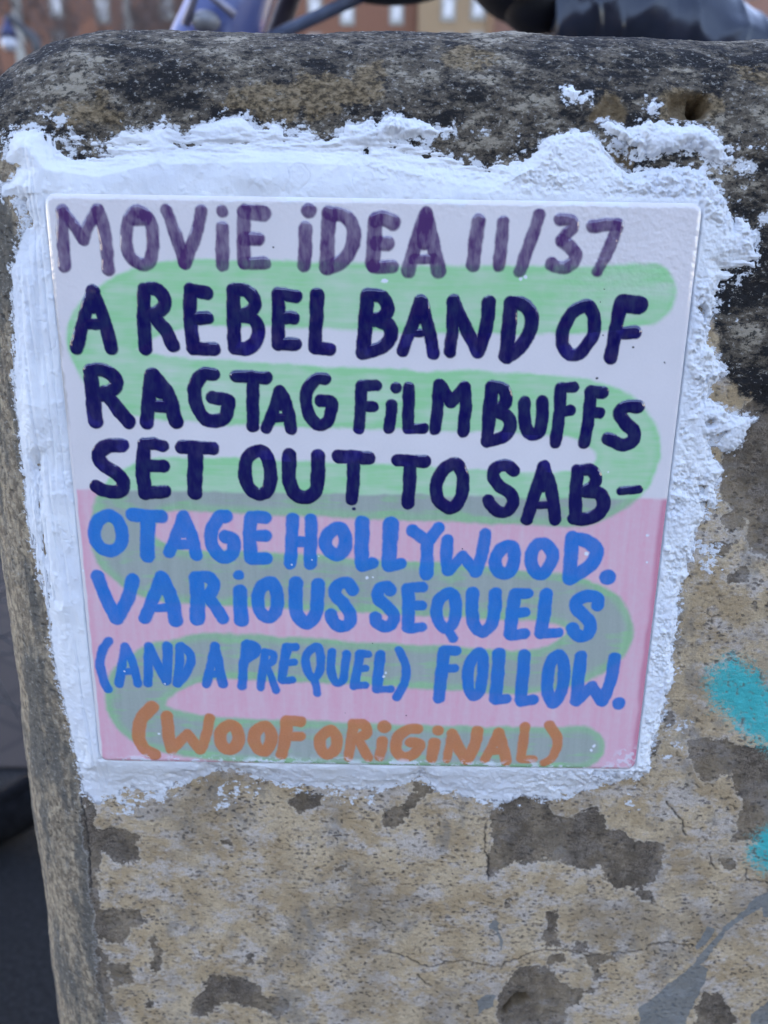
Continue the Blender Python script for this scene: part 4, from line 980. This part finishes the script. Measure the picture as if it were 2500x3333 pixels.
# ------------------------------------------------------------------ street lamp
LX, LY = -5.96, 15.0
lamp = empty('street_lamp', (LX, LY, 0)); tag(lamp, 'dark street lamp with a white globe hanging from its bent arm', 'street lamp')
IRON = simple('iron', (.035, .035, .04), (.06, .06, .065), 4, .6)
bm = bmesh.new(); bm_tube(bm, [(LX, LY, 0), (LX, LY, .5), (LX, LY, .6), (LX, LY, 3.9), (LX, LY, 4.35)], [.16, .15, .085, .07, .065], 16); done(bm, 'pole', IRON, lamp, (LX, LY, 0))
bm = bmesh.new(); bm_tube(bm, smooth_line([(LX, LY, 4.3), (LX - .03, LY, 4.5), (LX - .2, LY, 4.66), (LX - .36, LY, 4.82), (LX - .46, LY, 4.82)], 5), [.085] * 10 + [.06] * 11, 12); done(bm, 'arm', IRON, lamp, (LX, LY, 0))
bm = bmesh.new(); bm_tube(bm, [(LX - .46, LY, 4.84), (LX - .46, LY, 4.72), (LX - .46, LY, 4.66), (LX - .46, LY, 4.53)], [.05, .06, .12, .15], 18)
hd = done(bm, 'lamp_head', simple('blue_iron', (.02, .022, .07), (.035, .04, .11), 6, .5), lamp, (LX, LY, 0))
bm = bmesh.new(); bm_ball(bm, (LX - .46, LY, 4.45), .135, .135, .13)
gl = done(bm, 'globe', simple('milk_glass', (.42, .43, .5), (.55, .56, .62), 5, .25), None, (LX, LY, 0)); gl.parent = hd

# ------------------------------------------------------------------ bare winter trees
BARK = simple('bark', (.065, .05, .05), (.12, .095, .09), 9, .9, .2)
def bare_tree(x, y, h, seed, label):
    rnd = random.Random(seed)
    root = empty('bare_tree', (x, y, 0)); tag(root, label, 'tree', 'bare trees before the towers')
    tr = bmesh.new(); cr = bmesh.new(); n = [0]
    def grow(p, d, ln, rr, lev):
        q = [p]; dd = d.copy()
        for k in range(3):
            dd = (dd + Vector((rnd.uniform(-.16, .16), rnd.uniform(-.16, .16), .06))).normalized(); q.append(q[-1] + dd * ln / 3)
        bm_tube(tr if lev == 0 else cr, q, [rr, rr * .88, rr * .78, rr * .66], 8 if lev < 2 else 4); n[0] += 1
        if lev >= 6: return
        for k in range(3 if lev < 3 or lev == 5 else 4):
            az = rnd.uniform(0, 6.283); sp = rnd.uniform(.35, .8)
            nd = (dd * math.cos(sp) + Vector((math.cos(az), math.sin(az), rnd.uniform(-.1, .3))) * math.sin(sp)).normalized()
            grow(q[-1 if k else 2], nd, ln * rnd.uniform(.62, .8), rr * .56, lev + 1)
    grow(Vector((x, y, 0)), Vector((0, 0, 1)), h * .34, h * .016, 0)
    done(tr, 'trunk', BARK, root, (x, y, 0)); done(cr, 'crown', BARK, root, (x, y, 0))
bare_tree(-9.6, 30, 13, 3, 'bare winter tree with the widest crown, in front of the pink brick tower')
bare_tree(-7.0, 33, 14, 8, 'bare winter tree standing just right of the widest one')
bare_tree(-11.8, 28, 11, 5, 'lower bare winter tree between the street lamp and the widest tree')

# ------------------------------------------------------------------ apartment towers
def brick(name, c1, c2):
    s = Mat(name, .9, .2)
    bt = s.t.nodes.new('ShaderNodeTexBrick'); s.put(bt.inputs['Vector'], s.vec((1, 1, 1), (math.pi / 2, 0, 0)))
    bt.inputs['Scale'].default_value = 1; bt.inputs['Brick Width'].default_value = .22; bt.inputs['Row Height'].default_value = .075; bt.inputs['Mortar Size'].default_value = .008
    bt.inputs['Color1'].default_value = (*c1, 1); bt.inputs['Color2'].default_value = (*c2, 1); bt.inputs['Mortar'].default_value = (*[.8 * q for q in c2], 1)
    return s.color(s.mix(s.step(s.noise(.35, 5, .6), .3, .7, .55, 1.), s.mix(.3, bt.outputs['Color'], (.15, .1, .085)), bt.outputs['Color']))
PANE = simple('pale_blind', (.30, .31, .35), (.42, .43, .47), 3, .25, .5)
SURR = simple('window_surround', (.17, .175, .175), (.23, .235, .235), 2, .7)
def tower(x0, x1, y0, dep, h, mat, cols, rows, label, strips=(), trim=SURR):
    ROOT = ((x0 + x1) / 2, y0 + dep / 2, 0)
    t = empty('apartment_tower', ROOT); tag(t, label, 'building', 'brick towers beyond the trees')
    bm = bmesh.new(); bm_box(bm, x0, x1, y0, y0 + dep, 0, h); done(bm, 'wall', mat, t, ROOT)
    bm = bmesh.new(); bm_box(bm, x0, x1, y0 - .2, y0 + dep + .2, h + .003, h + 1.1); done(bm, 'roof', trim, t, ROOT)
    for sx, wd in strips:
        bm = bmesh.new(); bm_box(bm, sx - wd / 2, sx + wd / 2, y0 - .25, y0 - .003, 0, h); done(bm, 'pilaster', trim, t, ROOT)
    wm = pm = None
    for x in cols:
        for k, z in enumerate(rows):
            if wm is None:
                bm = bmesh.new(); bm_box(bm, -.62, .62, -.12, -.003, -1.0, 1.0, .04); wo = done(bm, 'window', SURR, t); wm = wo.data
                bm = bmesh.new(); bm_box(bm, -.36, .36, -.16, -.122, -.62, .68, .01); po = done(bm, 'pane', PANE, None); pm = po.data
            else:
                wo = link_mesh('window', wm, t); po = link_mesh('pane', pm)
            wo.location = (x - ROOT[0], y0 - ROOT[1], z + .25 * math.sin(x * 7.3)); po.parent = wo
PINK = brick('pink_brick', (.125, .062, .045), (.145, .075, .054)); TAN = brick('tan_brick', (.19, .14, .09), (.22, .165, .11)); ROSE = brick('rose_brick', (.16, .09, .075), (.185, .11, .09))
ROWS = [16.6, 19.45, 22.3, 25.15, 28.0]
tower(-52, 2.18, 78, 16, 62, PINK, [-44, -38, -29, -25, -19.5, -16.6, -9.2, -6.7, -3.9, .35], ROWS, 'widest pink brick apartment tower, behind the bare trees and the lamp', [(-32.4, .8), (-22.8, .7), (-12.6, .5)])
tower(2.2, 8.6, 76.5, 17, 58, TAN, [4.7, 7.2], ROWS, 'narrow tan apartment tower between the two pinkish brick ones', [(8.3, .5)], simple('brown_trim', (.14, .085, .05), (.18, .11, .065), 2, .8))
tower(8.62, 44, 79, 16, 65, ROSE, [11.2, 16, 21, 26, 31, 36], ROWS, 'rose brick apartment tower behind the wrapped handlebar, right of the tan one', [(13.4, .6)])

# unseen houses behind the viewer, added to shade the post and show in the glaze
def unseen_house(x0, x1, h, mat, label):
    t = empty('unseen_town_house', ((x0 + x1) / 2, -24, 0)); R_ = ((x0 + x1) / 2, -24, 0); tag(t, label, 'building', 'unseen houses across the street')
    bm = bmesh.new(); bm_box(bm, x0, x1, -34, -24, 0, h); done(bm, 'wall', mat, t, R_)
    bm = bmesh.new(); bm_box(bm, x0, x1, -34.2, -23.6, h + .003, h + .5); done(bm, 'cornice', SURR, t, R_)
    for k in range(int((x1 - x0) / 2.4)):
        for j in range(int((h - 1.5) / 3.2)):
            x = x0 + 1.4 + k * 2.4; z = 2.2 + j * 3.2
            bm = bmesh.new(); bm_box(bm, x - .6, x + .6, -23.997, -23.9, z - 1, z + 1); wo = done(bm, 'window', SURR, t, R_)
            bm = bmesh.new(); bm_box(bm, x - .45, x + .45, -23.897, -23.87, z - .85, z + .85); po = done(bm, 'pane', GLASS, None, R_); po.parent = wo
DARKENED = brick('darkened_brick', (.075, .045, .036), (.095, .056, .045)); DUN = brick('dun_brick', (.10, .075, .05), (.125, .095, .065))  # house bricks darkened to keep their reflection in the glaze dim
GLASS = simple('dark_glass', (.03, .035, .04), (.06, .065, .07), 2, .1, .5)
unseen_house(-26, -8.2, 10.4, DARKENED, 'unseen dark brick town house across the street, left of the tan one')
unseen_house(-8.18, 6.0, 9.2, DUN, 'unseen tan brick town house across the street, facing the tile')
unseen_house(6.02, 26, 10.8, DARKENED, 'unseen dark brick town house across the street, right of the tan one')
